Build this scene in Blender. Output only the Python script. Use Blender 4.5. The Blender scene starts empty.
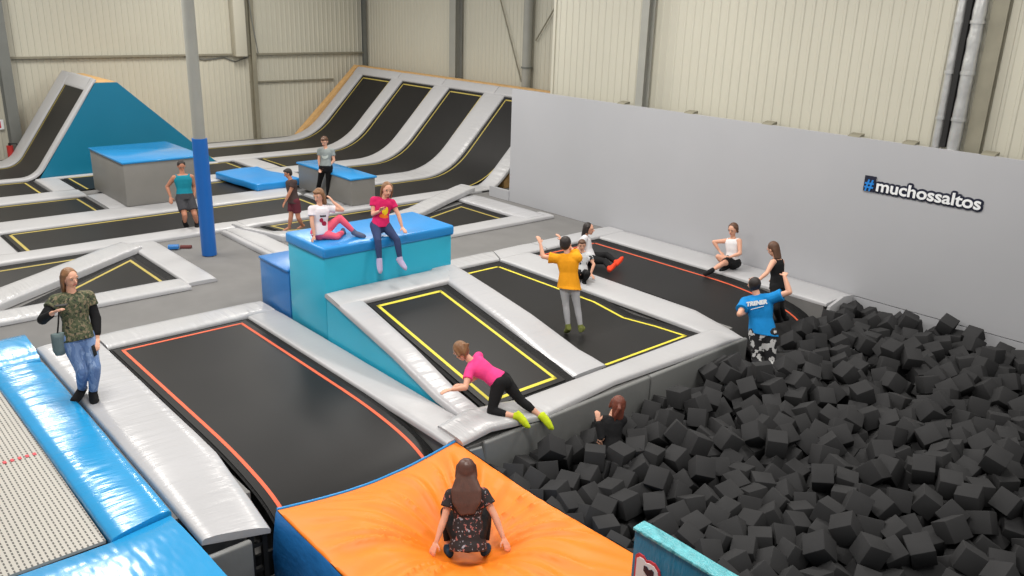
import bpy, bmesh, math, random
from mathutils import Vector, Matrix, Euler, noise
random.seed(7)
SC = bpy.context.scene
COL = SC.collection
V = Vector
# ------------------------------------------------------------------ materials
def newmat(name):
    m = bpy.data.materials.new(name); m.use_nodes = True
    nt = m.node_tree; b = nt.nodes['Principled BSDF']
    return m, nt, b
def N(nt, kind, **kw):
    n = nt.nodes.new(kind)
    for k, v in kw.items():
        if k in n.inputs: n.inputs[k].default_value = v
        else: setattr(n, k, v)
    return n
def srgb(r, g, b):
    f = lambda c: (c/255/12.92) if c/255 <= .04045 else ((c/255+.055)/1.055)**2.4
    return (f(r), f(g), f(b), 1)
def mat(name, rgb, rough=.5, bump=None, spec=.5, metal=0., var=0.05, vscale=3., coat=0.):
    """base colour with slight large-scale variation; bump = (scale xyz, strength, distance)"""
    m, nt, b = newmat(name)
    tc = N(nt, 'ShaderNodeTexCoord')
    c = srgb(*rgb)
    if var:
        nz = N(nt, 'ShaderNodeTexNoise', Scale=vscale, Detail=4.)
        nt.links.new(tc.outputs['Object'], nz.inputs['Vector'])
        mp = N(nt, 'ShaderNodeMapRange'); mp.inputs['From Min'].default_value = .3; mp.inputs['From Max'].default_value = .7
        mp.inputs['To Min'].default_value = 1-var; mp.inputs['To Max'].default_value = 1+var
        nt.links.new(nz.outputs['Fac'], mp.inputs['Value'])
        mx = N(nt, 'ShaderNodeVectorMath', operation='SCALE'); mx.inputs[0].default_value = c[:3]
        nt.links.new(mp.outputs['Result'], mx.inputs['Scale'])
        nt.links.new(mx.outputs['Vector'], b.inputs['Base Color'])
    else:
        b.inputs['Base Color'].default_value = c
    b.inputs['Roughness'].default_value = rough
    b.inputs['Specular IOR Level'].default_value = spec
    b.inputs['Metallic'].default_value = metal
    b.inputs['Coat Weight'].default_value = coat
    b.inputs['Coat Roughness'].default_value = .12
    if bump:
        (sc, st, di) = bump
        mpp = N(nt, 'ShaderNodeMapping'); mpp.inputs['Scale'].default_value = sc
        nt.links.new(tc.outputs['Object'], mpp.inputs['Vector'])
        n2 = N(nt, 'ShaderNodeTexNoise', Scale=1., Detail=3., Roughness=.55)
        nt.links.new(mpp.outputs['Vector'], n2.inputs['Vector'])
        bp = N(nt, 'ShaderNodeBump', Strength=st, Distance=di)
        nt.links.new(n2.outputs['Fac'], bp.inputs['Height'])
        nt.links.new(bp.outputs['Normal'], b.inputs['Normal'])
        if coat: nt.links.new(bp.outputs['Normal'], b.inputs['Coat Normal'])
    return m
PADC = (180, 180, 182)
M = {}
M['pad_x'] = mat('grey_vinyl_lengthwise', PADC, .38, ((7, .9, 1.5), .3, .025), var=.035, vscale=1.1)   # strips along x: creases run across
M['pad_y'] = mat('grey_vinyl_crosswise', PADC, .38, ((.9, 7, 1.5), .3, .025), var=.035, vscale=1.1)
M['pad_wrinkled'] = mat('grey_vinyl_wrinkled', (182, 182, 185), .27, ((6, .9, 2), .42, .045), var=.03, vscale=1.)
M['pad_wrinkled_y'] = mat('grey_vinyl_wrinkled_crosswise', (182, 182, 184), .27, ((1.1, 8, 2), .55, .045), var=.03, vscale=1.)
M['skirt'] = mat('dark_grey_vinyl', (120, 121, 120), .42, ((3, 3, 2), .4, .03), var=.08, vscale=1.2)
M['mat'] = mat('black_jump_mesh', (27, 26, 26), .46, ((60, 60, 60), .2, .003), spec=.27, var=.12, vscale=.9)
M['well'] = mat('black_spring_net', (17, 17, 18), .7, ((45, 45, 45), 1., .02), spec=.3, var=.5, vscale=22.)
M['yellow'] = mat('yellow_stripe', (222, 208, 62), .6, var=.03)
M['dullyellow'] = mat('faded_yellow_stripe', (178, 160, 78), .6, var=.06)
M['orange_line'] = mat('orange_stripe', (226, 98, 62), .6, var=.03)
M['carpet'] = mat('grey_carpet', (123, 122, 121), .95, ((90, 90, 90), .3, .004), spec=.1, var=.06, vscale=2.)
M['graywall'] = mat('pale_grey_padded_board', (174, 175, 179), .6, ((8, 8, 2), .12, .01), var=.025, vscale=.6)
M['clad'] = mat('cream_corrugated_steel', (192, 189, 174), .5, var=.04, vscale=.35)
M['steel'] = mat('grey_painted_steel', (150, 150, 143), .5, var=.04)
M['darksteel'] = mat('dark_painted_steel', (108, 110, 106), .5, var=.05)
M['rail'] = mat('weathered_rail_steel', (132, 128, 112), .55, var=.1)
M['wood'] = mat('bare_plywood', (205, 165, 110), .7, ((2, 2, 30), .2, .005), var=.12, vscale=6.)
M['turq'] = mat('turquoise_laminate', (46, 178, 210), .33, ((3, 3, 3), .05, .01), var=.04, vscale=1.)
M['teal'] = mat('deep_teal_laminate', (16, 122, 155), .4, var=.04, vscale=.8)
M['blue'] = mat('bright_blue_vinyl', (38, 140, 212), .3, ((5, 5, 5), .25, .02), var=.03)
M['deepblue'] = mat('deep_blue_vinyl', (42, 118, 188), .3, ((5, 5, 5), .2, .02), var=.04)
M['colblue'] = mat('blue_column_padding', (22, 98, 178), .4, ((4, 4, 3), .2, .02), var=.04)
M['bluetop'] = mat('blue_top_panel', (42, 140, 205), .16, var=.02)
M['boxgrey'] = mat('grey_box_cladding', (128, 126, 122), .45, var=.07, vscale=1.2)
M['airblue'] = mat('sky_blue_glossy_vinyl', (36, 152, 212), .22, ((5, 1.0, 2), .42, .05), var=.03, coat=.3)
M['airblue_y'] = mat('sky_blue_glossy_vinyl_crosswise', (36, 152, 212), .22, ((.8, 2.2, 2), .5, .06), var=.03, coat=.3)
M['bagorange'] = mat('orange_airbag_fabric', (244, 130, 22), .5, ((2, 2, 2), .1, .02), var=.03)
M['bagblue'] = mat('blue_airbag_fabric', (32, 118, 190), .5, ((3, 3, 5), .35, .04), var=.06, vscale=5.)
M['foam'] = mat('dark_grey_foam', (56, 56, 57), .95, ((70, 70, 70), .35, .004), spec=.12, var=.1, vscale=2.5)
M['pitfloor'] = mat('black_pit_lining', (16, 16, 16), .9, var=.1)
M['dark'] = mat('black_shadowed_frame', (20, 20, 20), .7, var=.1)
M['duct'] = mat('silver_duct_foil', (196, 197, 196), .34, ((6, 6, 3), .6, .03), metal=.6, var=.08, vscale=9.)
M['white'] = mat('white_print', (238, 240, 242), .5, var=0)
M['navy'] = mat('navy_print', (22, 26, 48), .5, var=0)
M['signblue'] = mat('blue_print', (32, 130, 215), .5, var=0)
M['maroon'] = mat('maroon_fabric', (96, 44, 42), .8)
M['red'] = mat('red_paint', (178, 42, 38), .4, var=.05)
M['redprint'] = mat('red_trim_print', (205, 60, 72), .5, var=0)
M['panel_teal'] = mat('brushed_teal_cover', (18, 110, 142), .5, ((14, 14, 4), .5, .03), var=.22, vscale=4.)
M['panel_top'] = mat('creased_turquoise_cover', (95, 178, 188), .35, ((9, 16, 5), 1., .05), var=.25, vscale=9.)
# woven white string bed
def webmat():
    m, nt, b = newmat('white_woven_web')
    tc = N(nt, 'ShaderNodeTexCoord'); sp = N(nt, 'ShaderNodeSeparateXYZ')
    nt.links.new(tc.outputs['Object'], sp.inputs[0])
    def tri(out, freq):
        mu = N(nt, 'ShaderNodeMath', operation='MULTIPLY'); mu.inputs[1].default_value = freq; nt.links.new(out, mu.inputs[0])
        fr = N(nt, 'ShaderNodeMath', operation='FRACT'); nt.links.new(mu.outputs[0], fr.inputs[0]); return fr.outputs[0]
    a = tri(sp.outputs['Y'], 1/.048); c = tri(sp.outputs['X'], 1/.06)
    g1 = N(nt, 'ShaderNodeMath', operation='GREATER_THAN'); g1.inputs[1].default_value = .66; nt.links.new(a, g1.inputs[0])
    g2 = N(nt, 'ShaderNodeMath', operation='GREATER_THAN'); g2.inputs[1].default_value = .3; nt.links.new(c, g2.inputs[0])
    mu = N(nt, 'ShaderNodeMath', operation='MULTIPLY'); nt.links.new(g1.outputs[0], mu.inputs[0]); nt.links.new(g2.outputs[0], mu.inputs[1])
    mx = N(nt, 'ShaderNodeMix', data_type='RGBA'); mx.inputs[6].default_value = srgb(188, 184, 176); mx.inputs[7].default_value = srgb(88, 86, 82)
    nt.links.new(mu.outputs[0], mx.inputs[0]); nt.links.new(mx.outputs[2], b.inputs['Base Color'])
    b.inputs['Roughness'].default_value = .6
    return m
M['web'] = webmat()
# ------------------------------------------------------------------ object helpers
def link(name, me, m, parent=None):
    o = bpy.data.objects.new(name, me); COL.objects.link(o)
    if m is not None and len(me.materials) == 0: me.materials.append(m)
    if parent is not None:
        o.parent = parent; 
    return o
def thing(name, label, cat, loc, group=None):
    o = bpy.data.objects.new(name, None); COL.objects.link(o); o.location = loc
    o.empty_display_size = .1
    o['label'] = label; o['category'] = cat
    if group: o['group'] = group
    return o
def smooth(me, ang=40):
    for p in me.polygons: p.use_smooth = True
    bm = bmesh.new(); bm.from_mesh(me)
    lim = math.radians(ang)
    for e in bm.edges:
        if len(e.link_faces) == 2 and e.calc_face_angle(0) > lim: e.smooth = False
    bm.to_mesh(me); bm.free()
def bm_mesh(bm, name='m', shade=None):
    bmesh.ops.recalc_face_normals(bm, faces=bm.faces)
    me = bpy.data.meshes.new(name); bm.to_mesh(me); bm.free()
    if shade: smooth(me, shade)
    return me
def origin(me, at=None):
    """shift mesh so that its origin is the middle of its base; return the origin"""
    if at is None:
        xs = [v.co.x for v in me.vertices]; ys = [v.co.y for v in me.vertices]; zs = [v.co.z for v in me.vertices]
        at = V(((min(xs)+max(xs))/2, (min(ys)+max(ys))/2, min(zs)))
    me.transform(Matrix.Translation(-at)); return at
def top(name, me, m, label, cat, group=None):
    at = origin(me); o = link(name, me, m); o.location = at
    o['label'] = label; o['category'] = cat
    if group: o['group'] = group
    return o
def struct(name, me, m):
    at = origin(me); o = link(name, me, m); o.location = at; o['kind'] = 'structure'; return o
def part(name, me, m, parent, label=None):
    """mesh given in world coordinates, stored relative to its thing's origin"""
    base = parent
    off = V(base.location)
    p = base.parent
    while p is not None: off = off + V(p.location); p = p.parent
    me.transform(Matrix.Translation(-off)); o = link(name, me, m, parent)
    if label: o['label'] = label
    return o
def box_bm(bm, x0, x1, y0, y1, z0, z1, bev=0., seg=2):
    vs = [bm.verts.new(c) for c in [(x0,y0,z0),(x1,y0,z0),(x1,y1,z0),(x0,y1,z0),(x0,y0,z1),(x1,y0,z1),(x1,y1,z1),(x0,y1,z1)]]
    fs = [bm.faces.new([vs[i] for i in q]) for q in [(3,2,1,0),(4,5,6,7),(0,1,5,4),(1,2,6,5),(2,3,7,6),(3,0,4,7)]]
    if bev:
        es = list({e for f in fs for e in f.edges})
        bmesh.ops.bevel(bm, geom=es, offset=bev, segments=seg, profile=.5, affect='EDGES')
def box(x0, x1, y0, y1, z0, z1, bev=0., seg=2):
    bm = bmesh.new(); box_bm(bm, x0, x1, y0, y1, z0, z1, bev, seg); return bm_mesh(bm, shade=40 if bev else None)
def prism(poly, axis, a, b, bev=0.):
    """poly in the plane across axis; x: (y,z)  y: (x,z)  z: (x,y)"""
    bm = bmesh.new()
    def pt(p, t):
        return {'x': (t, p[0], p[1]), 'y': (p[0], t, p[1]), 'z': (p[0], p[1], t)}[axis]
    A = [bm.verts.new(pt(p, a)) for p in poly]; B = [bm.verts.new(pt(p, b)) for p in poly]
    bm.faces.new(A); bm.faces.new(B[::-1]); n = len(poly)
    for i in range(n): bm.faces.new([A[i], A[(i+1) % n], B[(i+1) % n], B[i]])
    bmesh.ops.recalc_face_normals(bm, faces=bm.faces)
    if bev: bmesh.ops.bevel(bm, geom=list(bm.edges), offset=bev, segments=2, profile=.5, affect='EDGES')
    return bm_mesh(bm, shade=40 if bev else None)
def cyl(p0, p1, r0, r1=None, n=20, rings=1, wob=0.):
    r1 = r0 if r1 is None else r1
    p0 = V(p0); p1 = V(p1); d = (p1-p0).normalized(); s = d.orthogonal().normalized(); t = d.cross(s)
    bm = bmesh.new(); R = []
    for k in range(rings+1):
        f = k/rings; c = p0.lerp(p1, f); r = r0+(r1-r0)*f + (random.uniform(-wob, wob) if wob else 0)
        R.append([bm.verts.new(c + (s*math.cos(2*math.pi*i/n)+t*math.sin(2*math.pi*i/n))*r) for i in range(n)])
    for k in range(rings):
        for i in range(n): bm.faces.new([R[k][i], R[k][(i+1) % n], R[k+1][(i+1) % n], R[k+1][i]])
    bm.faces.new(R[0][::-1]); bm.faces.new(R[-1])
    return bm_mesh(bm, shade=50)
def resample(P, step):
    out = [P[0]]
    for a, b in zip(P, P[1:]):
        n = max(1, int(round((b-a).length/step)))
        for k in range(1, n+1): out.append(a.lerp(b, k/n))
    return out
def slab(L, Rr, th, r=.03, wob=.004, crown=.012, step=.3, M_=6):
    """soft pad between two edge polylines L and R (top edges, same number of points), rounded along its sides"""
    L = [V(p) for p in L]; Rr = [V(p) for p in Rr]
    Ls = [L[0]]; Rs = [Rr[0]]
    for i in range(len(L)-1):
        n = max(1, int(round(max((L[i+1]-L[i]).length, (Rr[i+1]-Rr[i]).length)/step)))
        for k in range(1, n+1): Ls.append(L[i].lerp(L[i+1], k/n)); Rs.append(Rr[i].lerp(Rr[i+1], k/n))
    bm = bmesh.new(); rows = []
    ne = len(Ls)
    for i, (a, b) in enumerate(zip(Ls, Rs)):
        along = (Ls[min(i+1, ne-1)]-Ls[max(i-1, 0)]).normalized(); W = (b-a).length; s = (b-a)/max(W, 1e-6)
        nrm = s.cross(along).normalized()
        if nrm.z < 0: nrm = -nrm
        prof = [(0, -th), (0, -r), (r*.3, -r*.3), (r, 0)]
        for k in range(1, M_): prof.append((r+(W-2*r)*k/M_, 0))
        prof += [(W-r, 0), (W-r*.3, -r*.3), (W, -r), (W, -th)]
        row = []
        for (t, z) in prof:
            p = a + s*t
            if z > -th*.9 and 0 < t < W:
                u = t/W; z2 = z + crown*(1-(2*u-1)**4) + wob*noise.noise(p*2.3)
                if i in (0, ne-1): z2 -= r*.4
            else: z2 = z
            row.append(bm.verts.new(p + nrm*z2))
        rows.append(row)
    for A, B in zip(rows, rows[1:]):
        for k in range(len(A)):
            k2 = (k+1) % len(A); bm.faces.new([A[k], A[k2], B[k2], B[k]])
    bm.faces.new(rows[0]); bm.faces.new(rows[-1][::-1])
    return bm_mesh(bm, shade=55)
def rectpad(x0, x1, y0, y1, z=0., th=.07, **kw):
    if (x1-x0) >= (y1-y0): return slab([(x0,y0,z),(x1,y0,z)], [(x0,y1,z),(x1,y1,z)], th, **kw)
    return slab([(x0,y0,z),(x0,y1,z)], [(x1,y0,z),(x1,y1,z)], th, **kw)
PADGROUP = None
def pad(me, m, label, cat='pad', name='safety_pad'): return top(name, me, M[m], label, cat)
# flat polygon plate
def plate(poly, z, th=.01):
    return prism(poly, 'z', z-th, z)
def inset(poly, d):
    n = len(poly); A = sum(poly[i][0]*poly[(i+1) % n][1]-poly[(i+1) % n][0]*poly[i][1] for i in range(n))
    sg = 1 if A > 0 else -1; L = []
    for i in range(n):
        p = V(poly[i]); q = V(poly[(i+1) % n]); e = (q-p).normalized(); nn = V((-e.y, e.x))*sg
        L.append((p+nn*d, e))
    out = []
    for i in range(n):
        p, e = L[i-1]; q, f = L[i]
        den = e.x*f.y-e.y*f.x; t = ((q.x-p.x)*f.y-(q.y-p.y)*f.x)/den
        out.append((p.x+e.x*t, p.y+e.y*t))
    return out
def ringplate(outer, inner, z, th=.004):
    bm = bmesh.new(); n = len(outer)
    r = [[bm.verts.new((p[0], p[1], zz)) for p in q] for q, zz in ((outer, z), (inner, z), (inner, z-th), (outer, z-th))]
    for k in range(4):
        A = r[k]; B = r[(k+1) % 4]
        for i in range(n): bm.faces.new([A[i], A[(i+1) % n], B[(i+1) % n], B[i]])
    return bm_mesh(bm)
def poly_tramp(poly, label, stripe=None, line='dullyellow', ins=.3, z=0., cat='trampoline', lw=.05, name='trampoline'):
    cx = sum(p[0] for p in poly)/len(poly); cy = sum(p[1] for p in poly)/len(poly)
    t = thing(name, label, cat, (cx, cy, z-.06))
    part('spring_net', plate(poly, z-.05, .015), M['well'], t)
    inner = stripe or inset(poly, ins)
    mt = part('jump_mat', plate(inset(inner, -.09), z-.035, .01), M['mat'], t)
    part('border_stripe', ringplate(inner, inset(inner, lw), z-.031), M[line], mt, line.replace('dull', 'faded ').replace('_line', '')+' border line')
    return t
def ribbon(path, axis, b0, b1, off=0., th=.012, step=.35):
    """thin sheet following path [(a,z)..] along axis, between lateral coordinates b0..b1, raised by off along its normal"""
    pts = [V((a, z)) for a, z in path]; fine = resample(pts, step)
    bm = bmesh.new(); rows = []
    for i, p in enumerate(fine):
        t = (fine[min(i+1, len(fine)-1)]-fine[max(i-1, 0)]).normalized(); n = V((-t.y, t.x))
        if n.y < 0: n = -n
        u = p + n*off; l = p + n*(off-th)
        f = (lambda a, b, z: (a, b, z)) if axis == 'x' else (lambda a, b, z: (b, a, z))
        rows.append([bm.verts.new(f(u.x, b0, u.y)), bm.verts.new(f(u.x, b1, u.y)), bm.verts.new(f(l.x, b1, l.y)), bm.verts.new(f(l.x, b0, l.y))])
    for A, B in zip(rows, rows[1:]):
        for k in range(4): bm.faces.new([A[k], A[(k+1) % 4], B[(k+1) % 4], B[k]])
    bm.faces.new(rows[0]); bm.faces.new(rows[-1][::-1])
    return bm_mesh(bm, shade=50)
def curve(path, r=.5, n=5):
    """round off the corners of a path"""
    P = [V(p) for p in path]; out = [P[0]]
    for i in range(1, len(P)-1):
        a = P[i]+(P[i-1]-P[i]).normalized()*min(r, (P[i-1]-P[i]).length*.45); b = P[i]+(P[i+1]-P[i]).normalized()*min(r, (P[i+1]-P[i]).length*.45)
        for k in range(n+1):
            t = k/n; out.append(a*(1-t)**2+P[i]*2*t*(1-t)+b*t*t)
    out.append(P[-1]); return [(p.x, p.y) for p in out]
def cut(path, s0, s1):
    """piece of a path between arc lengths s0 and total-s1"""
    P = [V(p) for p in path]; d = [0]
    for a, b in zip(P, P[1:]): d.append(d[-1]+(b-a).length)
    T = d[-1]; A = s0; B = T-s1
    def at(s):
        for i in range(len(P)-1):
            if d[i+1] >= s: return P[i].lerp(P[i+1], (s-d[i])/max(1e-9, d[i+1]-d[i]))
        return P[-1]
    out = [at(A)]+[P[i] for i in range(len(P)) if A < d[i] < B]+[at(B)]
    return [(p.x, p.y) for p in out], T
def lane(path, axis, b0, b1, label, line, ins=.3, cat='trampoline', lw=.05, ends=(True, True), name='trampoline', d=-.05):
    f = (lambda a, b, z: (a, b, z)) if axis == 'x' else (lambda a, b, z: (b, a, z))
    t = thing(name, label, cat, f(path[0][0], (b0+b1)/2, path[0][1]-.06))
    part('spring_net', ribbon(path, axis, b0, b1, d), M['well'], t)
    i0, i1 = ins if isinstance(ins, tuple) else (ins, ins)
    e0, e1 = [(.25 if v is True else v) if v else 0. for v in ends]
    mp, T = cut(path, max(0, e0-.08), max(0, e1-.08))
    mt = part('jump_mat', ribbon(mp, axis, b0+max(.01, i0-.09), b1-max(.01, i1-.09), d+.015), M['mat'], t)
    sp, T = cut(path, e0, e1)
    bm = bmesh.new()
    for (p, q0, q1) in ([(sp, b0+i0, b0+i0+lw)] if i0 else []) + ([(sp, b1-i1-lw, b1-i1)] if i1 else []) + ([(cut(path, e0, T-e0-lw)[0], b0+i0, b1-i1)] if ends[0] else []) + ([(cut(path, T-e1-lw, e1)[0], b0+i0, b1-i1)] if ends[1] else []):
        m2 = ribbon(p, axis, q0, q1, d+.019, .004); bm.from_mesh(m2)
    me = bpy.data.meshes.new('m'); bm.to_mesh(me); bm.free()
    part('border_stripe', me, M[line], mt, line.replace('dull', 'faded ').replace('_line', '')+' border line')
    return t
def edgepad(path, axis, b0, b1, m, label, z=0., th=.07, **kw):
    f = (lambda a, b, zz: (a, b, zz)) if axis == 'x' else (lambda a, b, zz: (b, a, zz))
    return pad(slab([f(a, b0, zz+z) for a, zz in path], [f(a, b1, zz+z) for a, zz in path], th, **kw), m, label)

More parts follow.
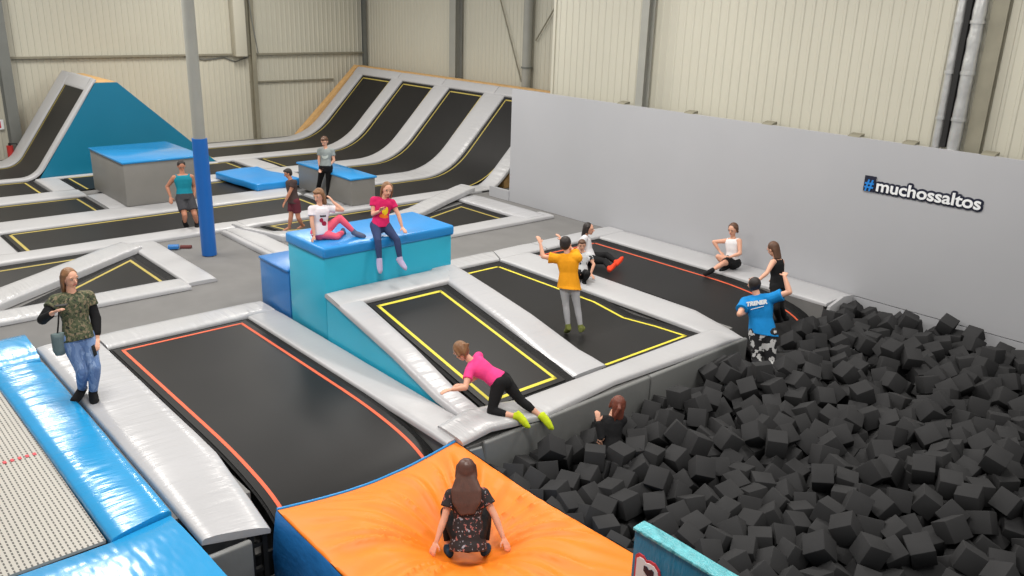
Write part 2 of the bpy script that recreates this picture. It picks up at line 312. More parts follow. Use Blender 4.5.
CAMR = [[0.663054, -0.258435, 0.702546], [0.747947, 0.190372, -0.635873], [0.030587, 0.947085, 0.319523]]
CUBES = [(-5.86,7.2,-0.42,1.43,3.27,2.22),(-5.84,7.5,-0.4,3.62,3.75,0.39),(-6.05,7.1,-0.42,0.08,5.02,1.56),(-5.7,7.35,-0.5,1.41,5.97,2.82),(-6.2,7.15,-0.5,5.02,2.86,3.83),(-5.95,7.68,-0.42,0.9,3.81,5.21),
(-5.83,10.62,-0.12,3.14,4.45,4.03),(-5.82,10.9,-0.1,0.38,4.55,3.55),(-5.9,11.15,-0.1,1.81,0.19,5.19),(-6.1,10.5,-0.15,2.84,4.31,5.27),(-5.62,10.8,-0.22,4.28,5.53,2.37),(-6.35,10.5,-0.25,4.81,2.67,5.61),
(-5.78,10.68,0.02,5.27,0.58,0.82),(-5.8,10.98,0.03,1.3,5.79,2.62),(-5.98,10.42,-0.02,3.76,1.81,3.04),(-5.68,10.3,-0.15,2.32,2.11,3.51),(-5.5,10.6,-0.08,3.51,5.43,4.09),(-5.52,10.95,-0.06,5.57,5.14,5.95),
(-5.7,11.25,0,4.03,0.98,5.16),(-6.5,10.45,-0.1,5.79,5.43,3.41),(-5.9,11.5,-0.08,4.28,1.27,4.99),(-5.9,7.22,-0.25,3.44,1.71,0.38),(-5.85,7.5,-0.24,5.12,5.94,0.53),(-5.62,7.3,-0.34,4.8,2.46,0.9),
(-6.12,7,-0.28,1.76,4.61,5.24),(-2.986,7.795,-0.246,0.16,-1.93,-2.41),(-3.365,7.47,-0.276,-0.87,0.36,-0.97),(-2.662,8.232,-0.252,-1.18,0.3,-0.76),(-2.287,8.547,-0.305,0.57,1.12,-2.16),(-3.312,7.889,-0.195,1.74,-0.57,0.32),
(-1.909,8.3,-0.2,0.99,-2.12,0.49),(-2.622,8.938,-0.287,2.49,-0.19,1.15),(-3.021,9.193,-0.244,-1.62,2.1,0.4),(-2.696,9.544,-0.184,-0.2,0.2,-3.01),(-5.347,6.715,-0.442,-1.1,1.29,0.32),(-2.363,9.76,-0.176,-0.11,-2.49,1.32),
(-2.762,10.424,-0.04,1.25,0.36,-1.56),(-5.083,7.771,-0.258,-1.24,2.31,-0.43),(-3.297,9.717,-0.149,1.97,-0.11,0.39),(-2.46,9.331,-0.285,-0.76,-0.96,2.38),(-3.702,9.302,-0.229,0.92,-0.25,-1.64),(-6.561,6.692,-0.26,0.53,0.51,1.17),
(-2.962,9.646,-0.168,-1.39,0.02,0.46),(-4.03,8.709,-0.228,1.38,-0.59,2.2),(-5.256,7.17,-0.262,1.55,0.87,1.85),(-5.134,8.976,-0.209,-0.81,0.58,-0.83),(-2.854,8.035,-0.325,-0.58,-1.01,-1.52),(-4.817,8.965,-0.201,1.53,-1.38,-0.92),
(-3.314,8.763,-0.294,0.16,-2.38,-2.07),(-5.434,8.14,-0.189,0.08,-0.42,-2.02),(-3.466,8.436,-0.209,0.71,-2.82,0.44),(-5.672,7.539,-0.273,0.7,-1.69,-2.03),(-3.652,7.04,-0.44,0.81,-2.72,-1.15),(-5.489,7.818,-0.325,-1.75,-0.41,1.57),
(-5.098,6.954,-0.45,-0.92,-1.13,-1.49),(-3.633,8.132,-0.27,2.17,1.83,0.65),(-5.135,6.147,-0.439,2.18,-1.64,0.46),(-3.9,11.285,-0.128,2.15,-1,0.36),(-3.584,7.325,-0.433,2.88,0.6,0.93),(-6.449,7.72,-0.574,-1.44,-1.12,-1.63),
(-5.288,8.606,-0.249,-0.02,2.55,-2.02),(-3.622,10.629,-0.173,-2.6,0.46,-0.46),(-4.168,6.656,-0.435,0.35,2.19,-0.2),(-4.753,11.058,-0.103,1.96,0.11,-0.59),(-6.648,7.538,-0.482,0.93,-2.29,1.16),(-3.998,10.423,-0.236,2.24,1.09,-1.19),
(-6.428,9.054,-0.198,1.53,-1.75,0.03),(-3.586,6.763,-0.443,0.91,2.39,-0.71),(-4.457,6.674,-0.421,1.52,-2.69,0.25),(-3.852,7.854,-0.442,0.62,-1.27,0.44),(-3.639,9.578,-0.262,0.23,-2.27,1.27),(-2.942,8.311,-0.251,0.15,-0.91,-2.37),
(-2.632,10.423,-0.294,0.42,-1.68,2.02),(-3.348,6.921,-0.454,0.46,0.58,0.32),(-3.869,6.733,-0.433,0.53,2.9,1.27),(-3.27,9.064,-0.297,0.53,-3.11,0.49),(-6.089,7.763,-0.306,0.12,-0.9,-0.82),(-5.197,11.421,-0.055,1.63,0.7,-1.95),
(-4.777,6.676,-0.441,-2.72,0.85,0.11),(-3.94,7.009,-0.439,-0.27,-0.26,2.06),(-3.196,7.162,-0.461,0.4,-1.21,2.61),(-4.86,12.829,-0.072,-0.09,0.44,-0.85),(-3.868,9.832,-0.225,1.63,-1.05,-0.85),(-4.211,7.23,-0.44,-2.47,-0.65,0.56),
(-4.752,12.039,-0.214,-1.12,0.87,-1.77),(-6.005,6.766,-0.43,-1.94,1.17,1.5),(-3.839,6.449,-0.438,0.41,-0.33,1.51),(-2.244,9.686,-0.424,-0.16,0.33,-1.15),(-5.982,8.025,-0.279,0.8,-0.52,2.36),(-2.868,7.533,-0.465,-2.84,0.08,0.35),
(-6.514,7.973,-0.356,0.99,2.25,-0.5),(-6.656,7.254,-0.509,0.77,0.29,-0.35),(-3.934,7.294,-0.435,2.56,1.37,0.01),(-3.481,12.782,-0.213,0.61,-0.73,1.72),(-5.703,6.146,-0.428,1.28,-0.13,-1.77),(-5.98,6.219,-0.423,-1.39,1.21,0.4),
(-3.857,8.925,-0.296,0.16,-0.09,2.03),(-5.746,8.144,-0.172,-2.13,-0.85,1.1),(-3.856,7.572,-0.481,1.19,-0.98,-0.33),(-5.146,12.795,-0.018,-0.02,0.47,-1.79),(-4.554,10.357,-0.223,1.19,-0.48,-2.58),(-4.448,10.692,-0.247,2.12,-2.03,0.25),
(-5.419,6.168,-0.438,-1.08,-0.56,-2.06),(-4.709,7.799,-0.451,2,-1.26,-0.62),(-4.317,9.257,-0.266,-1.93,-0.46,-0.51),(-3.178,7.446,-0.489,-0.97,0.09,2.53),(-6.441,10.256,-0.192,1.54,1.08,-2.04),(-5.959,8.875,-0.299,-0.92,0.09,-2.65),
(-5.446,6.449,-0.474,1.33,-1.19,-0.97),(-3.214,8.237,-0.294,1.42,1.04,-1.15),(-4.529,6.949,-0.437,-1.17,1.78,-1.36),(-2.738,9.198,-0.278,0.7,-2.64,0.02),(-4.026,12.783,-0.192,-0.81,0.7,-2.7),(-4.394,12.408,-0.214,1.36,-2,-0.45),
(-2.731,7.803,-0.517,-0.27,-1.96,0.33),(-4.819,7.243,-0.427,3.04,1.12,-0.47),(-4.194,7.514,-0.456,1.87,-0.25,0.05),(-3.753,12.866,-0.205,2.27,0.19,-1.74),(-4.874,6.011,-0.474,-1.93,-1.16,-0.98),(-4.5,7.233,-0.439,0.66,2.07,-0.61),
(-4.13,7.792,-0.449,0.93,0.13,2.09),(-6.356,6.243,-0.449,-1.3,-0.81,1.55),(-5.094,7.315,-0.446,-0.63,2.5,0.1),(-5.075,14.637,0.003,0.8,2.07,-0.73),(-4.218,6.936,-0.439,-1.66,-1.01,1.53),(-4.664,9.492,-0.302,-2.43,-0.77,1.08),
(-3.611,12.215,-0.223,1.46,-0.46,-1.17),(-5.657,7.061,-0.437,-1.5,0.69,-1.39),(-3.074,10.925,-0.17,0.32,-0.62,0.68),(-2.261,8.136,-0.442,-0.16,0.59,-1.62),(-5.625,6.778,-0.448,0.31,1.29,0.38),(-5.943,10.426,-0.121,-1.78,-1.25,0.82),
(-5.133,10.68,-0.214,2.95,0.64,-0.74),(-4.233,8.117,-0.453,-1.73,-0.67,-1.78),(-5.735,6.515,-0.475,-0.23,-1.01,0.3),(-5.755,13.168,-0.212,-0.03,-0.4,-2.27),(-5.066,10.14,-0.246,1.43,-2.13,0.14),(-4.814,6.958,-0.432,-2.99,0.67,-0.17),
(-4.401,9.819,-0.223,-2.57,-0.72,-1.17),(-6.13,9.095,-0.237,0.06,-0.91,3.06),(-6.241,13.217,-0.015,-2.73,0.87,0.16),(-2.712,9.89,-0.235,1.61,-1.66,-0.92),(-4.506,7.516,-0.464,0.4,-1.23,-2.13),(-4.5,8.912,-0.47,1.43,-1.23,0.19),
(-4.371,9.536,-0.241,-1.37,2.45,0.85),(-4.129,14.1,-0.099,0.72,1.4,-1.12),(-4.601,8.357,-0.476,-1.5,-1.49,0.74),(-6.626,12.339,-0.243,-0.61,0.69,-2.95),(-3.311,10.33,-0.172,-1.46,0.91,0.32),(-2.695,8.083,-0.557,2.11,-1.13,0.22),
(-2.794,10.902,-0.12,0.92,0.6,-1.48),(-6.447,6.513,-0.451,1.53,0.53,2.55),(-6.092,8.43,-0.228,0.83,-1.01,1.9),(-3.898,10.692,-0.206,1.05,2.04,0.8),(-3.259,10.01,-0.154,-0.1,-0.32,-0.02),(-4.795,8.072,-0.453,1.95,-1.3,-0.67),
(-4.117,6.375,-0.443,2.63,-0.92,-0.53),(-4.347,8.672,-0.487,-0.75,-2.5,-0.54),(-3.598,13.36,-0.165,-2.7,-0.38,-1.56),(-2.599,8.347,-0.505,-0.99,0.64,2.13),(-2.111,9.008,-0.496,0.13,-1.08,-1.28),(-6.066,6.489,-0.457,0.01,1.32,2.01),
(-6.005,10.137,-0.232,-0.82,-2.23,1.66),(-5.608,14.368,-0.025,-1.87,1.95,0.16),(-3.922,11.618,-0.097,0.53,2.27,0.39),(-5.542,11.332,-0.146,1.16,0.91,-0.56),(-4.715,6.399,-0.469,0.34,-1.09,-1.82),(-3.555,6.48,-0.43,-1.47,0.83,0.97),
(-5.45,9.334,-0.249,1.11,0.43,-2.11),(-4.07,13.634,-0.147,-0.39,-2.09,-1.75),(-6.717,12.791,-0.158,-2.32,-0.56,-0.1),(-4.829,10.324,-0.287,1.3,-0.31,-3.02),(-4.511,8.058,-0.468,1.43,0.29,2.69),(-3.948,8.122,-0.452,1.25,-1.78,-0.33),
(-3.009,10.312,-0.276,-1.46,-0.39,1.41),(-5.799,10.716,-0.137,0.58,-0.03,0.68),(-5.41,10.437,-0.235,-3.01,0.34,-1.29),(-4.54,14.427,-0.154,2.14,0.98,-1.51),(-2.342,9.175,-0.492,-0.93,0.95,-2.11),(-4.876,9.243,-0.223,3.03,0.68,-0.19),
(-4.428,6.392,-0.455,0.47,-1.22,-2.48),(-4.42,7.788,-0.463,1.4,-0.66,-0.8),(-4.172,10.764,-0.232,-1.03,0.23,-0.88),(-6.718,10.221,-0.282,2.09,-0.08,-0.57),(-2.777,8.924,-0.525,1.23,2.6,0.59),(-4.318,8.389,-0.489,-0.41,-2.31,1.02),
(-6.176,9.448,-0.269,-2.55,0.24,0.58),(-5.201,7.629,-0.475,0.47,2.45,-1.59),(-4.872,13.737,-0.201,1.81,-0.39,0.69),(-3.315,11.538,-0.218,1.42,0.91,-1.17),(-2.983,11.468,-0.21,-0.04,-1.36,-0.96),(-6.616,6.128,-0.438,1.66,-0.66,-0.97),
(-5.116,8.177,-0.437,1.41,0.62,-0.62),(-4.79,7.525,-0.453,0.72,-0.04,2.57),(-3.693,8.594,-0.305,2.25,1.39,-0.56),(-4.076,9.106,-0.265,-0.55,2.06,0.97),(-3.353,10.958,-0.216,-0.6,-0.58,-1.94),(-3.061,8.904,-0.509,-1,-0.23,0.98),
(-6.02,12.269,-0.29,-1.1,-1.96,0.06),(-6.397,5.948,-0.47,-2.21,0.21,-0.92),(-5.777,7.319,-0.453,0.54,2.17,1.32),(-4.46,11.6,-0.307,-0.01,1.24,-1.63),(-3.272,7.885,-0.477,-0.47,0.75,-1.56),(-3.234,11.878,-0.196,0.1,-1.35,1.94),
(-3.574,11.685,-0.252,2.03,1.07,-1.42),(-3.028,10.617,-0.268,-0.93,-0.98,-2.06),(-6.649,6.969,-0.509,0.36,-0.06,0.46),(-6.718,8.816,-0.454,-1.34,-0.98,1.98),(-6.37,12.693,-0.24,0.15,0.54,2.65),(-5.343,9.613,-0.231,-0.44,-0.81,-0.04),
(-6.296,10.146,-0.42,-0.86,0.59,2.52),(-6.192,11.292,-0.213,1.16,-0.61,1.81),(-4.784,8.92,-0.48,1.03,0.5,2.84),(-5.299,6.751,-0.721,2.05,0.84,0.86),(-5.377,12.133,-0.24,-0.66,-1.82,2.16),(-4.644,14.68,-0.083,-1.57,-0.62,1.44),
(-4.036,8.425,-0.485,1.21,-0.82,2.27),(-6.307,10.508,-0.166,-1.26,-1.11,0.67),(-4.985,9.793,-0.301,-0,-0.76,2.95),(-4.691,9.783,-0.294,0.5,0.32,0.38),(-4.688,12.849,-0.298,1.38,1.83,-0.79),(-6.717,6.39,-0.483,1.28,1.17,-1.69),
(-6.343,12.307,-0.252,-1.32,1.05,-0.47),(-5.943,14.41,-0.222,1.09,-2.39,0.48),(-5.144,8.462,-0.448,1.86,-0.38,1.73),(-5.848,11.004,-0.124,0.03,-1.84,-0.41),(-5.427,5.88,-0.434,1.35,-0.8,-0.2),(-5.102,12.588,-0.21,0.52,-1.15,1.67),
(-2.381,9.459,-0.527,0.82,0.06,-1.61),(-6.113,5.974,-0.478,1.72,0.95,-0.71),(-5.73,5.88,-0.429,-1.71,0.48,0.34),(-4.886,8.342,-0.463,0.83,1.4,-0.65),(-4.528,11.234,-0.255,-0.46,-2.58,-0.88),(-6.043,12.884,-0.239,1.32,1.1,0.67),
(-2.994,9.925,-0.215,-0.67,2.02,0.07),(-5.74,9.05,-0.431,-1.68,-0.44,-1.71),(-5.049,9.521,-0.244,-0.17,-0.85,-1.42),(-3.634,10.911,-0.215,-0.36,-0.61,2.42),(-5.686,10.384,-0.255,-0.55,3.01,-0.18),(-4.751,9.242,-0.479,-0.59,-3.08,-0.07),
(-4.936,14.257,-0.226,0.25,1.88,-2.47),(-4.631,8.654,-0.489,2.48,0.51,0.36),(-4.34,13.686,-0.221,-1.84,0.25,2.12),(-3.818,10.343,-0.441,-0.38,2.83,-0.66),(-3.557,7.891,-0.423,-2.98,-1.46,0.01),(-5.655,12.209,-0.263,1.64,-2.16,0.52),
(-5.811,12.45,-0.224,1.24,-0.24,1.17),(-4.974,12.215,-0.246,-2,-0.51,0.05),(-3.582,8.856,-0.324,1.22,-0.6,-0.59),(-6.584,8.466,-0.507,-0.11,2.46,-1.34),(-4.377,12.692,-0.188,-0.59,-2.63,1.46),(-5.384,10.812,-0.192,1.78,0.92,0.56),
(-5.143,10.964,-0.232,2.27,-0.65,-0.74),(-5.181,14.019,-0.175,3.11,1.26,0.07),(-4.333,12.973,-0.184,-2.44,0.66,1.45),(-4.059,13.346,-0.209,2.58,0.4,1.5),(-3.385,11.241,-0.23,0.57,0.45,-0.75),(-5.38,6.998,-0.453,1.92,-0.64,-0.58),
(-4.028,12.146,-0.217,-1.17,-0.37,-1.76),(-6.718,7.814,-0.477,-0.83,1,-1.18),(-6.227,14.404,-0.237,0.87,0.03,2.13),(-5.16,9.26,-0.22,-0.44,0.75,0.67),(-4.101,11.182,-0.302,-0.87,-0.69,2.19),(-3.573,9.799,-0.428,0.38,-0.43,-2.75),
(-6.189,11.727,-0.292,0.67,-1.45,-0.86),(-4.112,12.442,-0.234,-0.65,-0.83,-1.62),(-6.449,13.16,-0.202,-0.3,2.8,-0.71),(-5.567,11.036,-0.164,0.98,-0.17,-1.27),(-5.16,13.615,-0.199,-1.2,0.92,1.29),(-4.543,10.062,-0.27,-1.99,0.85,-1.3),
(-4.914,8.623,-0.503,-0.77,0.63,0.17),(-6.717,5.88,-0.462,-1.37,-0.05,0.22),(-6.398,7.72,-0.855,0.57,0.73,2.9),(-2.672,10.705,-0.285,2.96,0.53,-0.64),(-3.184,12.637,-0.205,2.31,0.73,1.67),(-6.188,9.747,-0.526,1.01,0.79,2.25),
(-6.04,13.167,-0.211,-1.95,-1.38,0.44),(-5.689,9.821,-0.324,-0.65,0.71,-2.41),(-5.295,9.997,-0.325,-1.19,-0.98,0.15),(-5.189,8.742,-0.479,-1.54,0.54,0.14),(-4.354,10.132,-0.471,-0.56,1.92,-1.05),(-6.211,12.011,-0.329,0.1,1.36,-2.64),
(-4.182,9.577,-0.468,-1.14,-1.09,-0.48),(-3.826,11.955,-0.278,-0.04,-2.35,-0.78),(-6.717,13.076,-0.158,-2.53,-0.5,-1.63),(-6.718,13.801,-0.176,1.25,-1.3,1.75),(-5.463,14.12,-0.238,-1.47,-0.52,2.07),(-4.631,5.88,-0.467,-1.49,0.36,-0.86),
(-2.458,8.916,-0.519,-0.47,2.39,-0.04),(-5.347,13.012,-0.137,-0.19,-2.68,0.94),(-4.728,13.126,-0.244,1.64,-1.07,0.03),(-4.035,9.861,-0.479,0.13,2.3,-1.56),(-3.31,10.611,-0.226,-1.93,1.19,-0.12),(-1.978,9.262,-0.479,1.25,-0.5,-1.15),
(-6.718,9.101,-0.465,-1.13,1.18,-1.36),(-5.794,9.324,-0.486,2.18,0.6,-0.38),(-5.836,11.313,-0.159,1.78,0.04,1.93),(-4.898,14.68,-0.211,-1.12,-1.82,1.07),(-4.624,14.228,-0.339,-0.38,2.64,0.67),(-3.017,7.768,-0.527,0.7,0.59,-1.54),
(-2.434,8.633,-0.533,2.49,0.34,1.33),(-5.914,14.035,-0.328,-2.76,1.35,-0.11),(-5.162,9.028,-0.488,-2.97,-0.06,1.4),(-3.068,9.188,-0.525,0.24,3.09,-0.36),(-2.269,7.851,-0.432,2.02,-0.25,2.04),(-6.718,10.517,-0.219,0.59,-0.34,-0.79),
(-6.718,14.659,-0.228,0.85,0.52,-0.8),(-6.436,14.68,-0.242,-0.98,-2.08,0.38),(-5.802,13.449,-0.226,1.92,1.61,0.49),(-4.006,14.322,-0.228,0.09,0.87,1.58),(-2.861,7.249,-0.458,2.23,0.09,1.45),(-6.088,7.762,-0.591,-0.61,0.31,1.05),
(-5.051,11.228,-0.31,1.99,-0.38,0.06),(-3.721,14.325,-0.226,0.12,1.71,-2.36),(-6.718,12.227,-0.489,-1.1,-0.07,1.59),(-6.479,12.083,-0.41,-1.64,0.41,2.42),(-5.749,8.728,-0.443,2.85,0.46,0.31),(-5.582,10.12,-0.33,-0.25,-2.65,-0.79),
(-4.144,14.626,-0.211,1.13,-0.9,-0.92),(-3.094,11.205,-0.214,-2.27,0.39,0.05),(-6.461,11.276,-0.388,2.99,0.61,1.06),(-5.796,11.874,-0.339,-0.13,2.38,2.18),(-5.254,6.468,-0.746,-1.18,-0.11,0.23),(-4.709,10.907,-0.341,-1.69,-0.81,1.88),
(-4.066,13.062,-0.231,-0.09,-0.64,-1.77),(-3.527,10.092,-0.424,0.23,1.38,-2.5),(-6.715,14.376,-0.191,-1.58,-0.04,-1.34),(-4.912,11.847,-0.363,2.83,0.81,-0.43),(-4.457,10.423,-0.483,0.41,-1.89,0.58),(-3.791,13.17,-0.252,-1.64,-2.23,-0.82),
(-3.064,12.319,-0.227,-1.37,-2.02,-0.87),(-6.714,6.692,-0.501,-1.58,-0.08,-1.5),(-6.718,7.507,-0.757,-1.27,0.16,-3.09),(-5.988,10.049,-0.517,-1.68,0.44,-2.45),(-5.414,8.381,-0.487,1.31,-1.66,-1.57),(-5.096,7.903,-0.511,-1.96,-2.01,0.59),
(-4.718,12.288,-0.348,2.66,0.15,-0.01),(-3.229,9.732,-0.426,-0.81,0.43,-0.46),(-6.635,14.106,-0.231,0.73,-0.61,2),(-5.509,13.184,-0.505,-1.8,-0.36,1.86),(-4.441,9.188,-0.513,1.08,0.11,2.53),(-4.319,9.85,-0.494,0.32,1.82,-1.12),
(-4.525,13.497,-0.328,0.46,-2.73,-0.84),(-3.926,14.063,-0.317,-1.63,0.05,0.95),(-3.543,7.607,-0.451,2.84,-0.82,-0.66),(-2.975,11.751,-0.244,0,1.96,0.63),(-6.134,13.729,-0.237,-0.11,1.71,0.17),(-4.065,8.707,-0.511,-0.65,1.01,2.62),
(-3.617,9.329,-0.499,-0.01,0.25,1.89),(-6.098,7.078,-0.633,3.07,-0.6,0.79),(-6.373,14.173,-0.32,0.59,0.04,-2.29),(-1.998,9.547,-0.485,-0.17,-0.5,-0.34),(-6.434,9.882,-0.354,-1.04,-3.01,0.32),(-6.649,13.362,-0.219,-0.95,1.03,1.12),
(-6.151,14.68,-0.27,1.67,0.73,-1.41),(-5.466,13.804,-0.242,0.04,-1.94,-1.82),(-4.709,10.582,-0.302,0.08,-1.93,2.21),(-4.838,13.388,-0.257,-0.04,2.11,-2.43),(-3.866,13.781,-0.282,0.22,-2.68,1.79),(-3.664,10.652,-0.454,1.83,0.33,-0.86),
(-2.978,12.034,-0.214,1.43,0.39,2.62),(-2.269,8.401,-0.55,-2.04,1.2,1.35),(-6.138,9.451,-0.551,-2.59,0.26,-0.81),(-6.087,13.448,-0.227,-0.07,1.82,-0.84),(-5.056,12.903,-0.266,-0.29,-0.9,-1.87),(-5.467,8.97,-0.452,-0.42,-0.65,-2.24),
(-5.516,12.454,-0.304,0.43,1.03,0.9),(-5.671,14.376,-0.303,-0.33,-0.85,1.75),(-5.589,14.628,-0.196,0.24,2.9,0.48),(-4.795,11.321,-0.203,-0.32,-0.53,-2.42),(-3.442,12.657,-0.467,-1.02,-1,0.19),(-2.971,6.986,-0.441,-1.47,2.49,0.3),
(-5.481,7.579,-0.481,0.89,0.71,-1.77),(-5.248,11.903,-0.343,1.18,0.64,2.82),(-4.393,10.964,-0.314,-0.49,1.75,-2.2),(-4.549,13.858,-0.333,1.96,-0.86,-0.81),(-4.174,10.448,-0.458,1.69,2.24,0.46),(-3.677,11.186,-0.282,-1.76,-1.78,0.54),
(-5.216,14.68,-0.23,-0.58,-0.34,1.32),(-4.168,9.011,-0.517,0.4,-0.63,0.14),(-2.586,7.558,-0.502,-2.18,1.36,0.22),(-6.532,11.562,-0.42,-3.04,-0.45,-1.11),(-4.743,14.487,-0.345,0.92,-0.54,-0.27),(-3.86,14.649,-0.222,-0.6,-0.32,-0),
(-6.449,9.007,-0.478,0.6,-2.2,-1.69),(-3.861,11.687,-0.367,1.71,1.46,-0.59),(-2.644,9.919,-0.51,1,-2.66,-0.5),(-6.718,8.097,-0.512,2.75,-0.45,-0.25),(-6.358,8.73,-0.442,-0.49,-1.06,-2.17),(-5.7,9.619,-0.556,1.68,0.18,1.99),
(-4.612,12.722,-0.541,0.62,0.31,0.03),(-4.218,12.038,-0.4,0.46,-2.01,1.71),(-3.535,10.378,-0.421,0.75,-2.41,-1.53),(-6.718,7.224,-0.786,1.53,0.21,0.94),(-6.489,9.604,-0.508,0.02,-1.91,0.98),(-5.852,11.585,-0.274,2.02,0.17,1.47),
(-5.467,8.685,-0.456,-0.24,0.16,0.95),(-4.269,10.714,-0.496,1.8,-0.46,-1.93),(-4.092,11.515,-0.301,0.91,-0.81,0.1),(-6.024,8.672,-0.488,2.17,-0.7,-0.05),(-4.23,11.754,-0.371,1.26,-1.94,0.06),(-4.291,14.326,-0.248,-1.26,-0.3,0.44),
(-3.802,10.018,-0.43,-0.72,-0.45,-0.59),(-2.774,10.168,-0.35,-1.42,-2.29,0.15),(-6.669,9.821,-0.527,0.92,-0.23,0.75),(-6.569,11.842,-0.503,-1.07,0.7,2.14),(-6.263,8.389,-0.452,-0.91,-2.84,0.81),(-5.797,13.213,-0.49,0.48,-0.06,-3.12),
(-5.877,14.68,-0.196,1.39,-0.81,0.7),(-5.016,6.776,-0.715,-0.86,-2.67,0.94),(-4.615,12.01,-0.462,-2.74,-0.99,-0.39),(-3.268,6.55,-0.443,-0.23,0.04,-1.67),(-5.822,12.721,-0.314,1.72,1.06,-1.77),(-5.452,7.056,-0.722,-0.15,0,-1.6),
(-2.427,10.495,-0.478,-1.77,-1.11,-0.09),(-2.005,8.496,-0.496,-2.82,0.8,0.78),(-6.658,7.822,-0.756,1.27,-2.61,-0.48),(-5.496,11.592,-0.289,1.28,-0.79,2.18),(-5.506,13.521,-0.265,-0.19,0.65,-0.52),(-4.307,12.412,-0.485,-1.28,0.43,2.56),
(-4.067,12.834,-0.469,0.98,0.67,0.03),(-3.894,9.343,-0.435,-0.02,-2.87,0.81),(-3.886,10.996,-0.317,0.79,1.22,-1.65),(-2.81,11.193,-0.23,0.23,2.12,-2.36),(-5.378,12.521,-0.545,-2.29,-0.31,-1.39),(-5.56,12.717,-0.446,1.04,2.35,0.89),
(-4.333,14.038,-0.289,-1.45,-0.16,-0.29),(-3.827,6.165,-0.424,-0.01,-0.18,1.32),(-3.542,6.196,-0.422,0.94,1.13,-2.54),(-2.967,9.622,-0.452,1.35,-0.03,1.96),(-2.528,10.181,-0.492,1.28,1.27,0.99),(-1.971,8.215,-0.465,0.06,2.81,0.5),
(-2.105,9.577,-0.747,-1.24,0.29,0.77),(-6.248,7.958,-0.458,-2.49,-0.01,-2.1),(-6.41,9.331,-0.484,2.29,-0.55,-1.35),(-6.279,12.26,-0.526,-1.62,0.55,-0.49),(-6.01,10.348,-0.389,-2.87,-0.04,1.73),(-5.462,11.209,-0.391,-2.13,-0.71,1.56),
(-5.296,13.017,-0.417,0.94,2.53,-0.75),(-5.135,12.136,-0.468,0.68,-2.5,0.97),(-4.069,10.144,-0.47,1.8,0.25,-1.71),(-3.793,12.467,-0.426,-0.51,-1.28,-2.69),(-3.542,13.531,-0.386,0.59,0.38,-0.7),(-3.483,8.676,-0.52,-0.87,2.8,0.16),
(-6.642,7.657,-0.988,-0.62,-2.55,0.22),(-6.363,13.178,-0.473,-0.35,2.02,-1.14),(-5.766,8.163,-0.456,0,2.21,2.16),(-5.338,6.142,-0.71,-1.29,-1.1,-1.75),(-5.094,6.747,-0.988,0.85,1.85,-1.38),(-5.146,7.03,-0.721,-0.58,0.7,-1.47),
(-5.076,12.895,-0.55,-1.34,0.25,0.28),(-5.216,14.301,-0.253,-1.65,-1.18,0.29),(-4.735,9.509,-0.578,1.01,-1.05,1.12),(-4.63,12.328,-0.616,1.18,1.42,-0.83),(-3.85,9.648,-0.441,0.36,-2.06,0.14),(-3.52,12.385,-0.433,-2.78,0.16,-0.49),
(-2.17,8.729,-0.49,-0.82,-1.11,0.37),(-6.665,10.144,-0.556,-0.35,-1.09,-2.28),(-6.718,11.24,-0.536,-0.27,-0.84,-0.61),(-6.191,10.297,-0.611,0.67,0.29,1.43),(-5.697,12.139,-0.528,0.59,-2.34,-1.17),(-5.487,8.106,-0.467,-2.12,-1.08,-1.35),
(-5.45,9.271,-0.527,-0.33,1.05,-1.1),(-5.175,11.608,-0.289,0.89,0.16,-0.36),(-5.103,13.178,-0.554,1.22,-1.5,1.38),(-4.861,14.18,-0.49,2.69,-1.66,-0.14),(-4.345,11.305,-0.46,1.1,-1.91,1.6),(-3.936,13.087,-0.483,2.3,-0.74,-0.68),
(-3.946,10.617,-0.476,1.23,-2.39,-0.89),(-3.65,7.662,-0.71,0.16,-0.91,-0.59),(-3.243,10.068,-0.433,0.84,2.86,0.24),(-3.175,8.643,-0.512,-2.59,0.9,0.75),(-5.778,7.593,-0.533,-0.86,2.58,0.82),(-5.848,10.867,-0.374,-1.75,0.96,-0.62),
(-5.834,11.151,-0.393,0.03,-1.33,-0.81),(-5.727,12.452,-0.496,-1.67,-0.44,1.37),(-5.778,13.516,-0.502,-1.31,2.58,0.41),(-5.025,9.594,-0.519,0.91,-0.24,-2.53),(-5.058,10.515,-0.454,0.59,-0.81,1.51),(-3.715,12.739,-0.457,1.8,-0.14,1.25),
(-3.54,9.782,-0.711,1.47,0.12,-1.14),(-3.326,8.992,-0.567,1.19,0.99,2.28),(-2.693,11.457,-0.233,-2.1,0.46,1.81),(-4.552,6.136,-0.448,-0.47,0.32,0.35),(-4.223,5.88,-0.42,0.16,-0.22,2.19),(-3.428,13.27,-0.459,-1.13,-0.15,-2.04),
(-3.444,13.811,-0.28,-0.55,-0.74,1.52),(-3.575,14.644,-0.229,-0.99,-2.04,0.43),(-3.261,6.151,-0.422,-0.43,-1.01,3.08),(-2.986,13.006,-0.251,-0.1,0.22,-1.62),(-3.287,13.462,-0.28,-1.03,-1.81,-1.34),(-3.168,13.783,-0.215,0.59,-0.19,0.93),
(-3.281,14.044,-0.227,-1.24,1.98,0.33),(-3.291,14.327,-0.256,-0.92,1.45,-0.72),(-3.292,14.612,-0.24,0.45,-0.63,0.35),(-2.967,5.862,-0.42,-1.4,0.03,-1.93),(-2.976,6.147,-0.425,-0.28,-3.11,-0.65),(-2.911,6.425,-0.429,-0.68,0.85,-1.48),
(-3.006,6.706,-0.715,-1.76,-0.13,-1),(-2.98,6.702,-0.431,0.61,-0.37,-0.83),(-2.935,6.982,-0.724,-2.44,-1.83,0.29),(-2.942,7.266,-0.73,2.99,-0.56,0.05),(-2.882,12.748,-0.19,0.84,1.27,-2.19),(-2.693,12.969,-0.269,2.35,-0.96,-0.89),
